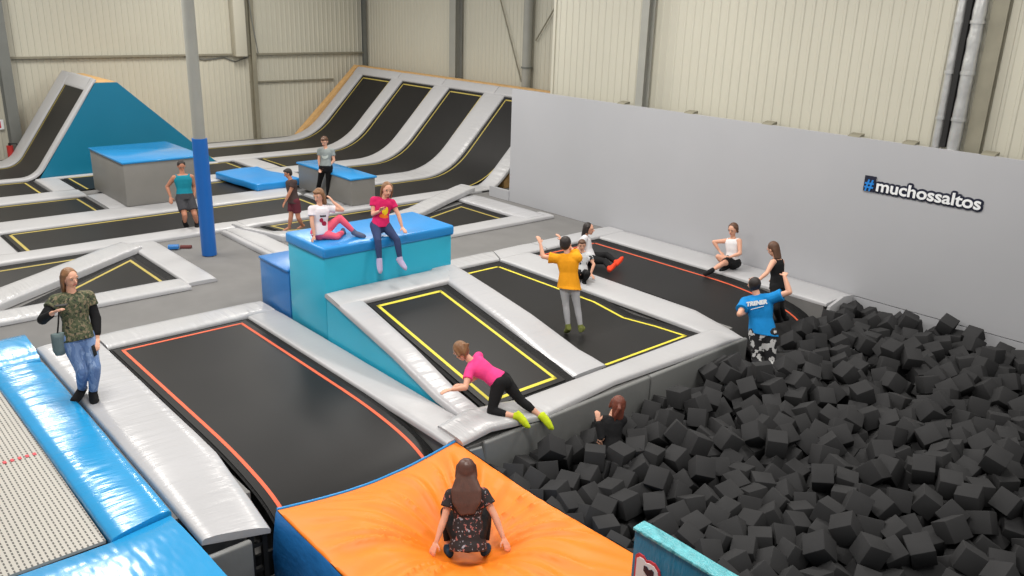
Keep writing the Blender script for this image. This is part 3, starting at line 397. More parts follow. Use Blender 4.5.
(-2.941,13.564,-0.296,-0.63,-1.12,2.72),(-2.868,13.835,-0.247,3.02,0.5,0.96),(-3.027,14.172,-0.251,1.55,0.68,-2.32),(-2.943,14.446,-0.253,0.33,0.23,-0.64),(-3.029,14.68,-0.195,0.7,-0.26,-0.99),(-2.691,6.154,-0.43,0.25,2.93,0.75),
(-2.673,6.427,-0.704,-2.71,-0.2,-0.16),(-2.627,6.708,-0.715,0.74,-2.79,-0.8),(-2.513,6.553,-0.505,0.32,0.87,2.12),(-2.65,6.992,-0.709,1.32,-0.42,-1.42),(-2.657,7.276,-0.722,-2.91,0.29,-1.22),(-2.577,7.278,-0.448,0.64,-0.79,2.08),
(-2.54,7.533,-0.782,0.45,-0.23,-1.45),(-2.544,8.11,-0.797,-0.17,-2.27,-1.84),(-2.779,8.737,-0.741,-1.82,-0.58,0.77),(-2.869,8.594,-0.511,-1.29,1.68,-0.79),(-2.671,11.136,-0.472,-1.69,-0.8,1.52),(-2.708,11.419,-0.515,-1.57,0.09,1.49),
(-2.7,11.899,-0.228,-1.92,0.44,-2.28),(-2.716,12.18,-0.179,-0.21,2.66,1.44),(-2.645,12.451,-0.23,0.36,-0.8,-1.27),(-2.467,12.471,-0.008,-0.63,0.12,1.12),(-2.55,12.781,0.041,-2.31,0.67,-0.3),(-2.419,13.152,-0.271,-1.27,-2.24,0.79),
(-2.475,13.425,-0.184,1.65,1.06,-1.88),(-2.616,13.68,-0.239,0.77,1.76,2.09),(-2.616,14.022,-0.236,-0.77,-0.57,2.37),(-2.661,14.355,-0.187,-0.55,-0.21,-1.34),(-2.705,14.68,-0.21,2.17,0.66,0.5),(-2.365,6.982,-0.71,-0.13,0.86,2.49),
(-2.245,7.006,-0.453,-0.27,1.83,0.61),(-2.372,7.267,-0.714,-0.73,1.03,2.15),(-2.293,7.287,-0.441,0.62,-1.95,-1.94),(-2.236,7.626,-0.735,0.95,-2.24,0.65),(-2.304,7.57,-0.464,-2.76,0.82,-0.11),(-2.246,9.975,-0.323,-2.73,-0.11,1.34),
(-2.245,10.595,-0.283,-1.3,0.19,-2.73),(-2.247,10.556,-0.001,1.8,0.5,-0.84),(-2.375,10.79,-0.456,1.41,-2.04,-0.96),(-2.257,10.913,-0.227,-2.28,0.36,2.05),(-2.394,11.072,-0.494,1.78,-0.08,-1.53),(-2.331,11.225,-0.262,-0.96,-2.87,-0.39),
(-2.523,11.302,-0.066,0.38,-3.14,-0.36),(-2.414,11.52,-0.213,-0.89,0.95,-0.17),(-2.436,11.799,-0.27,0.46,-2.4,-1.59),(-2.454,12.081,-0.234,0.19,-0.81,2.99),(-2.354,12.348,-0.239,-0.48,1.44,0.63),(-2.206,12.617,-0.232,-0.25,-0.67,-1.87),
(-2.157,13.07,-0.168,-0.99,1.31,1.81),(-2.19,13.374,-0.18,0.97,1.74,-1.46),(-2.29,13.798,-0.294,-1.24,2,0.17),(-2.337,14.079,-0.279,2.71,-0.99,-0.98),(-2.386,14.359,-0.259,-2.62,-1.31,0.21),(-2.422,14.68,-0.244,2.3,-0.53,-0.77),
(-2.012,6.843,-0.474,2.27,0.87,1.04),(-1.905,7.111,-0.503,-0.88,0.2,-2.65),(-1.997,7.471,-0.746,-0.86,-1.35,1.35),(-1.852,7.391,-0.514,2.07,-0.49,0.3),(-1.989,7.639,-0.489,-0.38,-0.91,-1.72),(-1.875,7.535,-0.249,-2.24,-0.4,0.54),
(-1.996,7.931,-0.452,-1.09,-0.37,0.72),(-2.087,9.281,-0.741,1.5,-2.27,0.2),(-2.008,9.831,-0.491,1.44,-1.85,-0.69),(-2.046,9.762,-0.218,-0.7,1.34,1.44),(-2.026,10.163,-0.311,-0.98,-0.01,2.98),(-2.018,10.434,-0.223,1.3,-1.88,0.22),
(-2.001,10.729,-0.223,2.67,-0.15,-0.52),(-2.047,11.232,-0.233,0.99,-0.8,-0.2),(-2.09,11.553,-0.248,1.96,1.04,0.3),(-2.153,11.831,-0.259,-1.68,1.1,0.41),(-2.184,12.107,-0.32,-0.73,0.93,2.16),(-2.073,12.363,-0.195,0.37,-0.14,1.89),
(-1.894,12.967,-0.206,-2.49,-0.07,0.37),(-1.911,13.345,-0.232,2.53,-0.68,1.19),(-1.906,13.696,-0.332,0.59,2.51,1.19),(-2.045,13.802,-0.107,0.86,-1.11,-1.37),(-2.017,14.201,-0.277,0.35,2.93,-1.12),(-2.137,14.651,-0.276,1.5,-0.95,-1.35),
(-1.572,7.463,-0.474,-0.37,-2.85,-1.16),(-1.717,7.705,-0.433,-0.46,1.35,1.45),(-1.718,7.99,-0.43,-0.93,-0.32,2.86),(-1.693,8.273,-0.439,0.7,-0.99,-1.17),(-1.693,8.557,-0.469,-1.39,0.05,-0.56),(-1.649,8.838,-0.469,-2.9,-0.33,0.64),
(-1.705,9.157,-0.224,2.08,-1.45,0.65),(-1.813,9.358,-0.729,0.21,-0.7,-1.4),(-1.666,9.405,-0.489,2.93,-0.96,0.43),(-1.671,9.45,-0.208,1.69,-1.12,-0.99),(-1.542,9.7,-0.256,-0.66,0.07,-0.56),(-1.746,10.156,-0.257,1.51,0.07,-2.5),
(-1.729,10.44,-0.249,-2.11,-0.13,-2.4),(-1.716,10.724,-0.239,2.16,-1.24,-0.37),(-1.687,11.016,-0.22,-0.18,1.35,2.82),(-1.805,11.549,-0.247,-1.24,2.46,-0.95),(-1.771,11.828,-0.292,-0.67,1,0.58),(-1.947,11.738,-0.086,-0.68,-3,0.27),
(-1.897,12.083,-0.277,-0.87,-0.16,1.54),(-1.804,12.358,-0.29,-0.66,1.04,2.12),(-1.851,12.459,-0.028,0.23,-0.3,1.48),(-1.655,12.748,-0.232,2.14,0.49,1.56),(-1.619,13.031,-0.242,1,-1.8,1.8),(-1.632,13.313,-0.275,-0.71,1.05,-1.63),
(-1.552,13.489,-0.066,1.02,-2.94,0.66),(-1.703,13.865,-0.225,2.87,1.18,-0.18),(-1.77,14.342,-0.257,-1.38,-1.1,1.52),(-1.862,14.636,-0.203,0.58,1.36,1.81),(-1.433,7.726,-0.44,-0.63,-2.08,0.98),(-1.434,8.01,-0.424,0.85,1.74,0.77),
(-1.284,8.14,-0.219,-0.2,-0.3,-0.85),(-1.41,8.523,-0.474,1.22,0.18,0.22),(-1.483,8.84,-0.238,2.13,1.02,1.23),(-1.414,9.182,-0.23,-1.81,-2.09,-0.27),(-1.306,9.435,-0.307,2.34,0.7,-1.09),(-1.38,9.906,-0.455,1.06,-1.95,1.65),
(-1.468,10.094,-0.26,-1.72,1.39,0.24),(-1.426,10.37,-0.315,-0.07,1.96,-1.52),(-1.459,10.846,-0.232,-0.88,-0.9,-0),(-1.348,11.107,-0.204,-0.4,1.62,0.75),(-1.551,11.412,-0.24,0.23,-1.21,-2.87),(-1.513,11.726,-0.227,-0.56,-0.73,1.71),
(-1.592,12.052,-0.291,1.23,0.81,-0.12),(-1.521,12.332,-0.286,1.51,1.27,-1.66),(-1.396,12.636,-0.27,-2.56,-0.26,0.98),(-1.308,12.958,-0.244,-2.77,0.51,-1.38),(-1.149,8.001,-0.428,0.91,-1.21,-1.5),(-1.019,8.249,-0.481,2.3,-1.89,0.08),
(-1.127,8.511,-0.507,-1.59,-0.63,-0.9),(-1.239,8.638,-0.278,1.3,-0.26,-2.41),(-1.089,8.882,-0.226,-0.8,-2.39,0.05),(-1.016,9.064,-0.467,0.37,-0.93,1.33),(-0.908,9.196,-0.238,1.79,2.6,0.12),(-1.123,9.61,-0.521,1.12,-0.73,0.61),
(-1.067,9.681,-0.251,-1,2.32,1.32),(-1.068,10.088,-0.204,0.53,-2.65,0.8),(-1.165,10.449,-0.233,1.15,1.77,-1.01),(-1.199,10.732,-0.255,-0.3,-1.15,-2.04),(-1.075,11.004,-0.252,-1.6,0.94,0.58),(-1.264,11.381,-0.268,0.86,2.71,0.12),
(-1.116,11.751,-0.474,2.15,-0.13,2.31),(-1.232,11.681,-0.223,2.48,-0.75,-1.24),(-1.305,12.147,-0.306,-0.41,2.93,1.37),(-1.216,12.417,-0.291,1.16,0.07,-1.75),(-0.825,8.597,-0.542,0.14,-0.3,-2.53),(-0.958,8.59,-0.29,-0.11,-2.83,-0.72),
(-0.744,8.86,-0.468,2.91,-0.07,-1.4),(-0.742,9.145,-0.464,0.31,-2.62,1.5),(-0.742,9.492,-0.755,1.07,-0.75,-2.09),(-0.743,9.429,-0.477,0.75,-1.41,1.78),(-0.81,9.534,-0.22,-0.7,-0.27,-0.83),(-0.742,9.949,-0.486,-0.56,0.71,1.48),
(-0.743,10.114,-0.254,-0.37,-2.34,-1.06),(-0.742,10.198,-0.779,-0.07,-0.57,-2.03),(-0.821,10.222,-0.506,1.46,-1.01,1.93),(-0.742,10.506,-0.804,1.67,0.59,2.35),(-0.742,10.496,-0.519,1.44,-2.22,-0.42),(-0.888,10.503,-0.274,1.56,0.51,1.27),
(-0.796,10.879,-0.269,0.36,1.31,-1.67),(-0.792,11.137,-0.064,0.85,-2.57,0.24),(-0.967,11.455,-0.297,2.53,0.01,-1.67),(-0.989,12.119,-0.309,-1.32,0.74,-0.79)]
PEOPLE = {'woman': {"S": 1.78, "hh": 0.246, "P": [-10.95, 2.576, 0.843], "N": [-11.111, 2.609, 1.351], "H": [-11.124, 2.622, 1.571], "f": [1.0, 0.031, 0.0], "fh": [1.0, 0.031, 0.0], "look": [0.925, 0.369, -0.087], "sL": [-11.103, 2.798, 1.295], "eL": [-10.999, 2.824, 1.021], "wL": [-10.869, 2.776, 0.803], "hL": [-10.734, 2.703, 0.713], "pL": [-10.953, 2.669, 0.843], "kL": [-10.697, 2.658, 0.49], "aL": [-10.845, 2.633, 0.09], "tL": [-10.694, 2.604, 0.03], "sR": [-11.092, 2.415, 1.323], "eR": [-10.96, 2.214, 1.155], "wR": [-10.753, 2.295, 1.287], "hR": [-10.617, 2.37, 1.374], "pR": [-10.947, 2.484, 0.843], "kR": [-10.781, 2.526, 0.442], "aR": [-11.021, 2.551, 0.09], "tR": [-10.883, 2.409, 0.03]},
'tank': {"S": 1.66, "hh": 0.229, "P": [-18.5, 6.894, 0.671], "N": [-18.589, 6.919, 1.16], "H": [-18.625, 6.927, 1.363], "f": [0.964, -0.266, 0.0], "fh": [0.964, -0.266, 0.0], "look": [0.891, -0.164, -0.423], "sL": [-18.534, 7.09, 1.119], "eL": [-18.588, 7.154, 0.858], "wL": [-18.452, 7.075, 0.676], "hL": [-18.346, 6.993, 0.578], "pL": [-18.477, 6.977, 0.671], "kL": [-18.242, 6.978, 0.339], "aL": [-18.487, 7.103, 0.05], "tL": [-18.334, 7.036, 0.0], "sR": [-18.63, 6.744, 1.119], "eR": [-18.757, 6.622, 0.91], "wR": [-18.629, 6.629, 0.707], "hR": [-18.529, 6.59, 0.58], "pR": [-18.523, 6.811, 0.671], "kR": [-18.281, 6.769, 0.346], "aR": [-18.57, 6.868, 0.09], "tR": [-18.541, 6.893, 0.0]},
'brown': {"S": 1.48, "hh": 0.204, "P": [-16.95, 8.722, 0.664], "N": [-17.046, 8.728, 1.098], "H": [-17.102, 8.689, 1.268], "f": [-0.039, -0.999, 0.0], "fh": [-0.039, -0.999, 0.0], "look": [-0.355, -0.87, -0.342], "sL": [-16.882, 8.721, 1.096], "eL": [-16.891, 8.6, 0.885], "wL": [-16.899, 8.489, 0.701], "hL": [-16.907, 8.407, 0.578], "pL": [-16.873, 8.719, 0.664], "kL": [-16.828, 8.742, 0.305], "aL": [-16.996, 8.935, 0.05], "tL": [-17.002, 8.788, 0.006], "sR": [-17.194, 8.733, 1.027], "eR": [-17.108, 8.792, 0.806], "wR": [-17.07, 8.758, 0.598], "hR": [-17.043, 8.735, 0.454], "pR": [-17.027, 8.725, 0.664], "kR": [-16.949, 8.628, 0.324], "aR": [-17.014, 8.598, 0.05], "tR": [-17.02, 8.45, 0.006]},
'grey': {"S": 1.5, "hh": 0.244, "P": [-19.16, 10.8, 0.866], "N": [-19.217, 10.852, 1.309], "H": [-19.227, 10.82, 1.508], "f": [0.714, -0.7, 0.0], "fh": [0.714, -0.7, 0.0], "look": [0.527, -0.737, -0.423], "sL": [-19.099, 10.963, 1.273], "eL": [-19.045, 10.969, 1.031], "wL": [-19.094, 10.824, 0.877], "hL": [-19.162, 10.692, 0.852], "pL": [-19.106, 10.856, 0.866], "kL": [-19.251, 10.904, 0.435], "aL": [-19.386, 10.952, 0.05], "tL": [-19.279, 10.847, 0.005], "sR": [-19.325, 10.732, 1.271], "eR": [-19.3, 10.687, 1.029], "wR": [-19.258, 10.68, 0.816], "hR": [-19.137, 10.61, 0.76], "pR": [-19.215, 10.744, 0.866], "kR": [-19.504, 10.791, 0.424], "aR": [-19.753, 10.836, 0.05], "tR": [-19.646, 10.731, 0.005]},
'pinklegs': {"S": 1.3, "hh": 0.212, "P": [-11.374, 6.263, 1.55], "N": [-11.41, 6.301, 1.936], "H": [-11.423, 6.293, 2.111], "f": [0.998, -0.067, 0.0], "fh": [0.998, -0.067, 0.0], "look": [0.426, -0.867, -0.259], "sL": [-11.398, 6.437, 1.891], "eL": [-11.285, 6.618, 1.868], "wL": [-11.378, 6.512, 1.993], "hL": [-11.435, 6.457, 2.096], "pL": [-11.37, 6.33, 1.55], "kL": [-11.288, 6.565, 1.749], "aL": [-11.178, 6.764, 1.5], "tL": [-11.04, 6.841, 1.47], "sR": [-11.417, 6.158, 1.917], "eR": [-11.34, 6.115, 1.722], "wR": [-11.283, 6.118, 1.542], "hR": [-11.283, 6.052, 1.43], "pR": [-11.379, 6.195, 1.55], "kR": [-11.206, 6.453, 1.48], "aR": [-11.411, 6.688, 1.477], "tR": [-11.472, 6.737, 1.357]},
'magenta': {"S": 1.36, "hh": 0.222, "P": [-11.02, 7.126, 1.609], "N": [-11.064, 7.223, 2.003], "H": [-10.998, 7.256, 2.17], "f": [0.921, -0.389, 0.0], "fh": [0.921, -0.389, 0.0], "look": [0.937, -0.302, -0.174], "sL": [-11.004, 7.348, 1.944], "eL": [-10.89, 7.393, 1.755], "wL": [-10.799, 7.392, 1.581], "hL": [-10.674, 7.38, 1.527], "pL": [-10.992, 7.191, 1.609], "kL": [-10.731, 7.247, 1.41], "aL": [-10.626, 7.233, 1.102], "tL": [-10.548, 7.279, 0.983], "sR": [-11.117, 7.082, 1.997], "eR": [-11.055, 7.022, 1.79], "wR": [-10.878, 7.039, 1.875], "hR": [-10.784, 7.034, 1.973], "pR": [-11.048, 7.06, 1.609], "kR": [-10.795, 6.938, 1.429], "aR": [-10.704, 6.901, 1.118], "tR": [-10.66, 6.885, 0.976]},
'climber': {"S": 1.48, "hh": 0.241, "P": [-7.35, 6.515, 0.437], "N": [-7.66, 6.283, 0.654], "H": [-7.79, 6.207, 0.784], "f": [-0.879, -0.476, -0.0], "fh": [-0.879, -0.476, -0.0], "look": [-0.688, -0.164, -0.707], "sL": [-7.56, 6.166, 0.595], "eL": [-7.437, 6.006, 0.459], "wL": [-7.44, 5.794, 0.495], "hL": [-7.484, 5.653, 0.487], "pL": [-7.313, 6.448, 0.437], "kL": [-7.248, 6.279, 0.123], "aL": [-6.953, 6.477, 0.106], "tL": [-6.828, 6.515, 0.008], "sR": [-7.708, 6.438, 0.676], "eR": [-7.631, 6.37, 0.455], "wR": [-7.699, 6.2, 0.342], "hR": [-7.79, 6.084, 0.342], "pR": [-7.387, 6.583, 0.437], "kR": [-7.135, 6.676, 0.193], "aR": [-6.865, 6.822, 0.015], "tR": [-6.75, 6.856, -0.095]},
'jumper': {"S": 1.5, "hh": 0.244, "P": [-9.014, 9.396, 0.72], "N": [-9.13, 9.449, 1.151], "H": [-9.195, 9.458, 1.342], "f": [-0.556, 0.831, 0.0], "fh": [-0.556, 0.831, 0.0], "look": [-0.475, 0.863, -0.174], "sL": [-9.253, 9.356, 1.091], "eL": [-9.45, 9.207, 1.107], "wL": [-9.564, 9.249, 1.287], "hL": [-9.651, 9.27, 1.408], "pL": [-9.078, 9.352, 0.72], "kL": [-8.982, 9.323, 0.366], "aL": [-8.854, 9.27, 0.034], "tL": [-8.964, 9.339, -0.067], "sR": [-8.987, 9.534, 1.14], "eR": [-9.208, 9.625, 1.206], "wR": [-9.353, 9.533, 1.34], "hR": [-9.437, 9.494, 1.458], "pR": [-8.949, 9.439, 0.72], "kR": [-8.843, 9.44, 0.368], "aR": [-8.699, 9.403, 0.04], "tR": [-8.788, 9.537, 0.004]},
'redshoes': {"S": 1.5, "hh": 0.244, "P": [-11.225, 12.244, 0.12], "N": [-11.397, 12.24, 0.536], "H": [-11.309, 12.275, 0.714], "f": [0.675, 0.737, 0.0], "fh": [0.675, 0.737, 0.0], "look": [0.843, 0.537, 0.0], "sL": [-11.497, 12.345, 0.455], "eL": [-11.525, 12.233, 0.236], "wL": [-11.701, 12.294, 0.125], "hL": [-11.813, 12.354, 0.045], "pL": [-11.283, 12.297, 0.12], "kL": [-11.056, 12.581, 0.173], "aL": [-10.736, 12.552, 0.08], "tL": [-10.737, 12.695, 0.16], "sR": [-11.268, 12.135, 0.547], "eR": [-11.274, 12.04, 0.319], "wR": [-11.091, 12.086, 0.21], "hR": [-10.946, 12.076, 0.174], "pR": [-11.168, 12.192, 0.12], "kR": [-10.813, 12.285, 0.14], "aR": [-10.544, 12.13, 0.08], "tR": [-10.561, 12.289, 0.15]},
'printtee': {"S": 1.25, "hh": 0.204, "P": [-10.571, 11.333, 0.14], "N": [-10.631, 11.393, 0.505], "H": [-10.634, 11.381, 0.673], "f": [0.799, -0.602, 0.0], "fh": [0.799, -0.602, 0.0], "look": [0.736, -0.662, -0.139], "sL": [-10.545, 11.496, 0.47], "eL": [-10.406, 11.498, 0.318], "wL": [-10.383, 11.404, 0.166], "hL": [-10.281, 11.399, 0.093], "pL": [-10.532, 11.385, 0.14], "kL": [-10.285, 11.219, 0.215], "aL": [-10.425, 11.272, 0.03], "tL": [-10.325, 11.196, -0.007], "sR": [-10.708, 11.281, 0.479], "eR": [-10.717, 11.194, 0.292], "wR": [-10.56, 11.187, 0.203], "hR": [-10.438, 11.175, 0.178], "pR": [-10.61, 11.281, 0.14], "kR": [-10.414, 11.057, 0.213], "aR": [-10.504, 11.163, 0.03], "tR": [-10.404, 11.088, -0.007]},
'whitetank': {"S": 1.55, "hh": 0.253, "P": [-9.217, 14.35, 0.156], "N": [-9.317, 14.406, 0.607], "H": [-9.322, 14.373, 0.812], "f": [-0.127, -0.992, 0.0], "fh": [-0.127, -0.992, 0.0], "look": [0.046, -0.965, -0.259], "sL": [-9.147, 14.381, 0.607], "eL": [-9.047, 14.301, 0.386], "wL": [-9.157, 14.119, 0.314], "hL": [-9.21, 13.98, 0.355], "pL": [-9.137, 14.34, 0.156], "kL": [-9.434, 14.124, 0.256], "aL": [-9.277, 14.213, 0.06], "tL": [-9.297, 14.059, 0.013], "sR": [-9.47, 14.422, 0.531], "eR": [-9.672, 14.271, 0.488], "wR": [-9.533, 14.307, 0.314], "hR": [-9.396, 14.287, 0.245], "pR": [-9.297, 14.36, 0.156], "kR": [-9.23, 13.987, 0.176], "aR": [-9.277, 13.704, 0.07], "tR": [-9.285, 13.522, 0.04]},
'blacktank': {"S": 1.5, "hh": 0.244, "P": [-7.207, 12.684, 0.52], "N": [-7.328, 12.749, 0.949], "H": [-7.429, 12.742, 1.123], "f": [-0.997, -0.08, -0.0], "fh": [-0.997, -0.08, -0.0], "look": [-0.862, 0.081, -0.5], "sL": [-7.305, 12.585, 0.941], "eL": [-7.278, 12.389, 0.791], "wL": [-7.326, 12.215, 0.67], "hL": [-7.451, 12.134, 0.654], "pL": [-7.201, 12.607, 0.52], "kL": [-7.064, 12.467, 0.209], "aL": [-7.139, 12.754, -0.1], "tL": [-7.288, 12.742, -0.145], "sR": [-7.33, 12.903, 0.885], "eR": [-7.358, 13.03, 0.675], "wR": [-7.503, 13.072, 0.519], "hR": [-7.624, 13.096, 0.433], "pR": [-7.213, 12.762, 0.52], "kR": [-7.152, 12.744, 0.158], "aR": [-7.129, 12.93, -0.1], "tR": [-7.278, 12.918, -0.145]},
'coach': {"S": 1.78, "hh": 0.246, "P": [-6.4, 11.01, 0.328], "N": [-6.604, 11.067, 0.819], "H": [-6.704, 11.074, 1.015], "f": [-0.425, 0.905, 0.0], "fh": [-0.425, 0.905, 0.0], "look": [-0.786, 0.451, 0.423], "sL": [-6.752, 10.984, 0.718], "eL": [-6.671, 10.728, 0.601], "wL": [-6.701, 10.982, 0.572], "hL": [-6.729, 11.157, 0.591], "pL": [-6.484, 10.971, 0.328], "kL": [-6.375, 10.9, -0.088], "aL": [-6.17, 10.685, -0.395], "tL": [-6.245, 10.846, -0.448], "sR": [-6.421, 11.14, 0.837], "eR": [-6.191, 11.25, 0.983], "wR": [-6.338, 11.304, 1.189], "hR": [-6.418, 11.461, 1.216], "pR": [-6.316, 11.049, 0.328], "kR": [-6.214, 11.014, -0.094], "aR": [-6.027, 10.776, -0.396], "tR": [-6.103, 10.937, -0.449]},
'pitgirl': {"S": 1.45, "hh": 0.236, "P": [-6.2, 7.421, -0.39], "N": [-6.365, 7.541, -0.006], "H": [-6.361, 7.65, 0.156], "f": [-0.818, 0.575, -0.0], "fh": [-0.818, 0.575, -0.0], "look": [-0.765, 0.644, 0.0], "sL": [-6.441, 7.403, -0.037], "eL": [-6.294, 7.313, -0.202], "wL": [-6.4, 7.344, -0.024], "hL": [-6.457, 7.382, 0.104], "pL": [-6.243, 7.359, -0.39], "kL": [-6.171, 7.434, -0.73], "aL": [-5.973, 7.213, -0.911], "tL": [-6.092, 7.297, -0.954], "sR": [-6.261, 7.659, -0.04], "eR": [-6.293, 7.504, -0.219], "wR": [-6.301, 7.338, -0.347], "hR": [-6.309, 7.294, -0.209], "pR": [-6.157, 7.482, -0.39], "kR": [-6.159, 7.528, -0.742], "aR": [-5.958, 7.32, -0.936], "tR": [-6.077, 7.403, -0.98]},
'crouch': {"S": 1.5, "hh": 0.244, "P": [-5.624, 4.603, -0.1], "N": [-5.818, 4.741, 0.282], "H": [-5.905, 4.796, 0.455], "f": [-0.774, 0.633, 0.0], "fh": [-0.774, 0.633, 0.0], "look": [-0.634, 0.519, -0.574], "sL": [-5.905, 4.604, 0.243], "eL": [-5.842, 4.466, 0.047], "wL": [-5.789, 4.336, -0.12], "hL": [-5.759, 4.24, -0.23], "pL": [-5.673, 4.543, -0.1], "kL": [-6.022, 4.63, -0.025], "aL": [-5.813, 4.511, -0.33], "tL": [-5.941, 4.57, -0.38], "sR": [-5.7, 4.854, 0.257], "eR": [-5.527, 4.87, 0.081], "wR": [-5.382, 4.858, -0.081], "hR": [-5.277, 4.855, -0.188], "pR": [-5.574, 4.664, -0.1], "kR": [-5.776, 4.964, -0.037], "aR": [-5.594, 4.807, -0.33], "tR": [-5.659, 4.917, -0.38]}}
# ================================================================== the hall
def corrugated(axis, c, a0, a1, z0, z1, pitch=.19, depth=.016, face=1):
    """ribbed steel cladding standing in the plane axis=c, ribs vertical"""
    prof = []; a = a0
    while a < a1:
        prof += [(a, 0), (a+pitch*.62, 0), (a+pitch*.7, depth), (a+pitch*.92, depth)]; a += pitch
    prof.append((a1, 0)); bm = bmesh.new(); rows = []
    for z in (z0, z1):
        rows.append([bm.verts.new((c-face*d, q, z) if axis == 'x' else (q, c-face*d, z)) for q, d in prof])
    rows.append([bm.verts.new((c+face*.08, q, z1) if axis == 'x' else (q, c+face*.08, z1)) for q, d in prof])
    rows.append([bm.verts.new((c+face*.08, q, z0) if axis == 'x' else (q, c+face*.08, z0)) for q, d in prof])
    for k in range(4):
        A = rows[k]; B = rows[(k+1) % 4]
        for i in range(len(A)-1): bm.faces.new([A[i], A[i+1], B[i+1], B[i]])
    bm.faces.new([r[0] for r in rows]); bm.faces.new([r[-1] for r in rows][::-1])
    return bm_mesh(bm)
struct('wall_back', corrugated('x', -29.75, -4, 18.7, -.08, 7.5, face=-1), M['clad'])
struct('wall_right_far', corrugated('y', 18.72, -29.75, -15.62, -.08, 7.5, face=1), M['clad'])
struct('wall_right', corrugated('y', 15.25, -15.6, 4, -1.35, 7.5, pitch=.21, face=1), M['clad'])
struct('wall_jog', box(-15.62, -15.54, 15.22, 18.8, -.08, 7.5), M['clad'])
# floors: raised carpeted deck and, lower down, the pit floor
def boxes(*bs):
    bm = bmesh.new()
    for a in bs: box_bm(bm, *a)
    return bm_mesh(bm)
struct('floor', boxes((-29.9, -13.0, -4, 18.9, -.3, -.075)), M['carpet'])
# raised deck: the ledges that carry the pads, with the beds' wells open between them
struct('floor_deck', boxes((-13.0, -12.56, -4, 15.2, -.9, -.075), (-12.56, -7.7, 2.45, 3.27, -.9, -.075), (-12.56, -7.2, 5.53, 6.4, -.9, -.075), (-12.56, -7.45, 10.99, 11.82, -.9, -.12),
    (-12.56, -7.0, 14.0, 15.2, -.9, -.075), (-7.47, -7.0, 5.55, 11.4, -.9, -.08), (-12.56, -7.0, -4, 15.2, -1.1, -.9), (-12.56, -10.9, 6.4, 8.5, -.9, -.075)), M['carpet'])
struct('floor_pit', box(-7.0, 4, -4, 15.3, -1.5, -1.36), M['pitfloor'])
struct('trim_back_rail', box(-29.74, -29.6, 5.6, 18.6, 2.92, 2.98), M['rail'])
struct('trim_back_low_rail', box(-29.74, -29.66, 13.8, 17.2, 1.95, 2.0), M['rail'])
def ibeam(x, y, z0, z1, w, d, axis='x'):
    bm = bmesh.new(); t = .015
    if axis == 'x':   # flanges face along x
        box_bm(bm, x-d/2, x-d/2+t, y-w/2, y+w/2, z0, z1); box_bm(bm, x+d/2-t, x+d/2, y-w/2, y+w/2, z0, z1); box_bm(bm, x-d/2+t, x+d/2-t, y-t/2, y+t/2, z0, z1)
    else:
        box_bm(bm, x-w/2, x+w/2, y-d/2, y-d/2+t, z0, z1); box_bm(bm, x-w/2, x+w/2, y+d/2-t, y+d/2, z0, z1); box_bm(bm, x-t/2, x+t/2, y-d/2+t, y+d/2-t, z0, z1)
    return bm_mesh(bm)
c = 'column'
top('steel_column', ibeam(-29.4, 5.98, -.07, 7.5, .3, .4), M['darksteel'], 'dark steel wall column behind the left launch ramp', c)
top('steel_column', ibeam(-29.5, 13.86, -.07, 7.5, .16, .3), M['rail'], 'slim olive steel column on the back wall right of the blue padded column', c)
top('steel_casing', box(-29.7, -29.35, 13.2, 13.62, 2.9, 7.5, .01), M['clad'], 'pale cream box casing on the upper back wall, ending at the rail', 'wall casing')
top('steel_column', ibeam(-29.55, 18.55, -.07, 7.5, .14, .14), M['darksteel'], 'thin dark steel column in the far corner of the hall', c)
top('steel_column', ibeam(-23.7, 18.5, -.07, 7.5, .34, .3, 'y'), M['steel'], 'flat grey steel column on the wall behind the curved ramps', c)
top('steel_column', cyl((-20.12, 18.53, -.07), (-20.12, 18.53, 7.5), .15, n=24), M['steel'], 'round grey steel column rising beside the far end of the pale grey wall', c)
top('pipe_clamp', cyl((-20.12, 18.53, 3.05), (-20.12, 18.53, 3.1), .18, n=24), M['darksteel'], 'thin dark ring clamp round the grey column behind the curved ramps', 'clamp')
top('steel_column', ibeam(-12.5, 15.05, -.07, 7.5, .2, .22, 'y'), M['steel'], 'grey steel column rising behind the middle of the pale grey wall', c)
top('steel_column', ibeam(-5.42, 15.16, -.9, 7.5, .25, .14, 'y'), M['rail'], 'olive steel column right beside the silver ducts', c)
for a, b, l in (((-21.9, 18.62, 5.8), (-20.45, 18.62, 2.6), 'thin steel tie rod slanting down to the right behind the round grey column'), ((-18.5, 18.62, 5.6), (-19.85, 18.62, 3.9), 'thin steel tie rod slanting down to the left behind the round grey column')):
    top('tie_rod', cyl(a, b, .022, n=8), M['rail'], l, 'tie rod')
def cable(pts, r, label, m='darksteel'):
    bm = bmesh.new(); P = resample([V(p) for p in pts], .25)
    top('cable', tube(P, r), M[m], label, 'cable')
def tube(P, r, n=8):
    bm = bmesh.new(); rows = []
    for i, p in enumerate(P):
        d = (P[min(i+1, len(P)-1)]-P[max(0, i-1)]).normalized(); s = d.cross(V((.3, .5, .81))).normalized(); t = d.cross(s)
        rr = r[i] if isinstance(r, (list, tuple)) else r
        rows.append([bm.verts.new(p+(s*math.cos(2*math.pi*k/n)+t*math.sin(2*math.pi*k/n))*rr) for k in range(n)])
    for A, B in zip(rows, rows[1:]):
        for k in range(n): bm.faces.new([A[k], A[(k+1) % n], B[(k+1) % n], B[k]])
    bm.faces.new(rows[0][::-1]); bm.faces.new(rows[-1])
    return bm_mesh(bm, shade=60)
cable([(-29.3, 13.75, 7.4), (-29.3, 13.7, 5.5), (-29.3, 13.82, 4.2), (-29.3, 13.95, 3.3), (-29.32, 14.0, 3.0)], .018, 'dark cable hanging down the cream casing on the back wall')
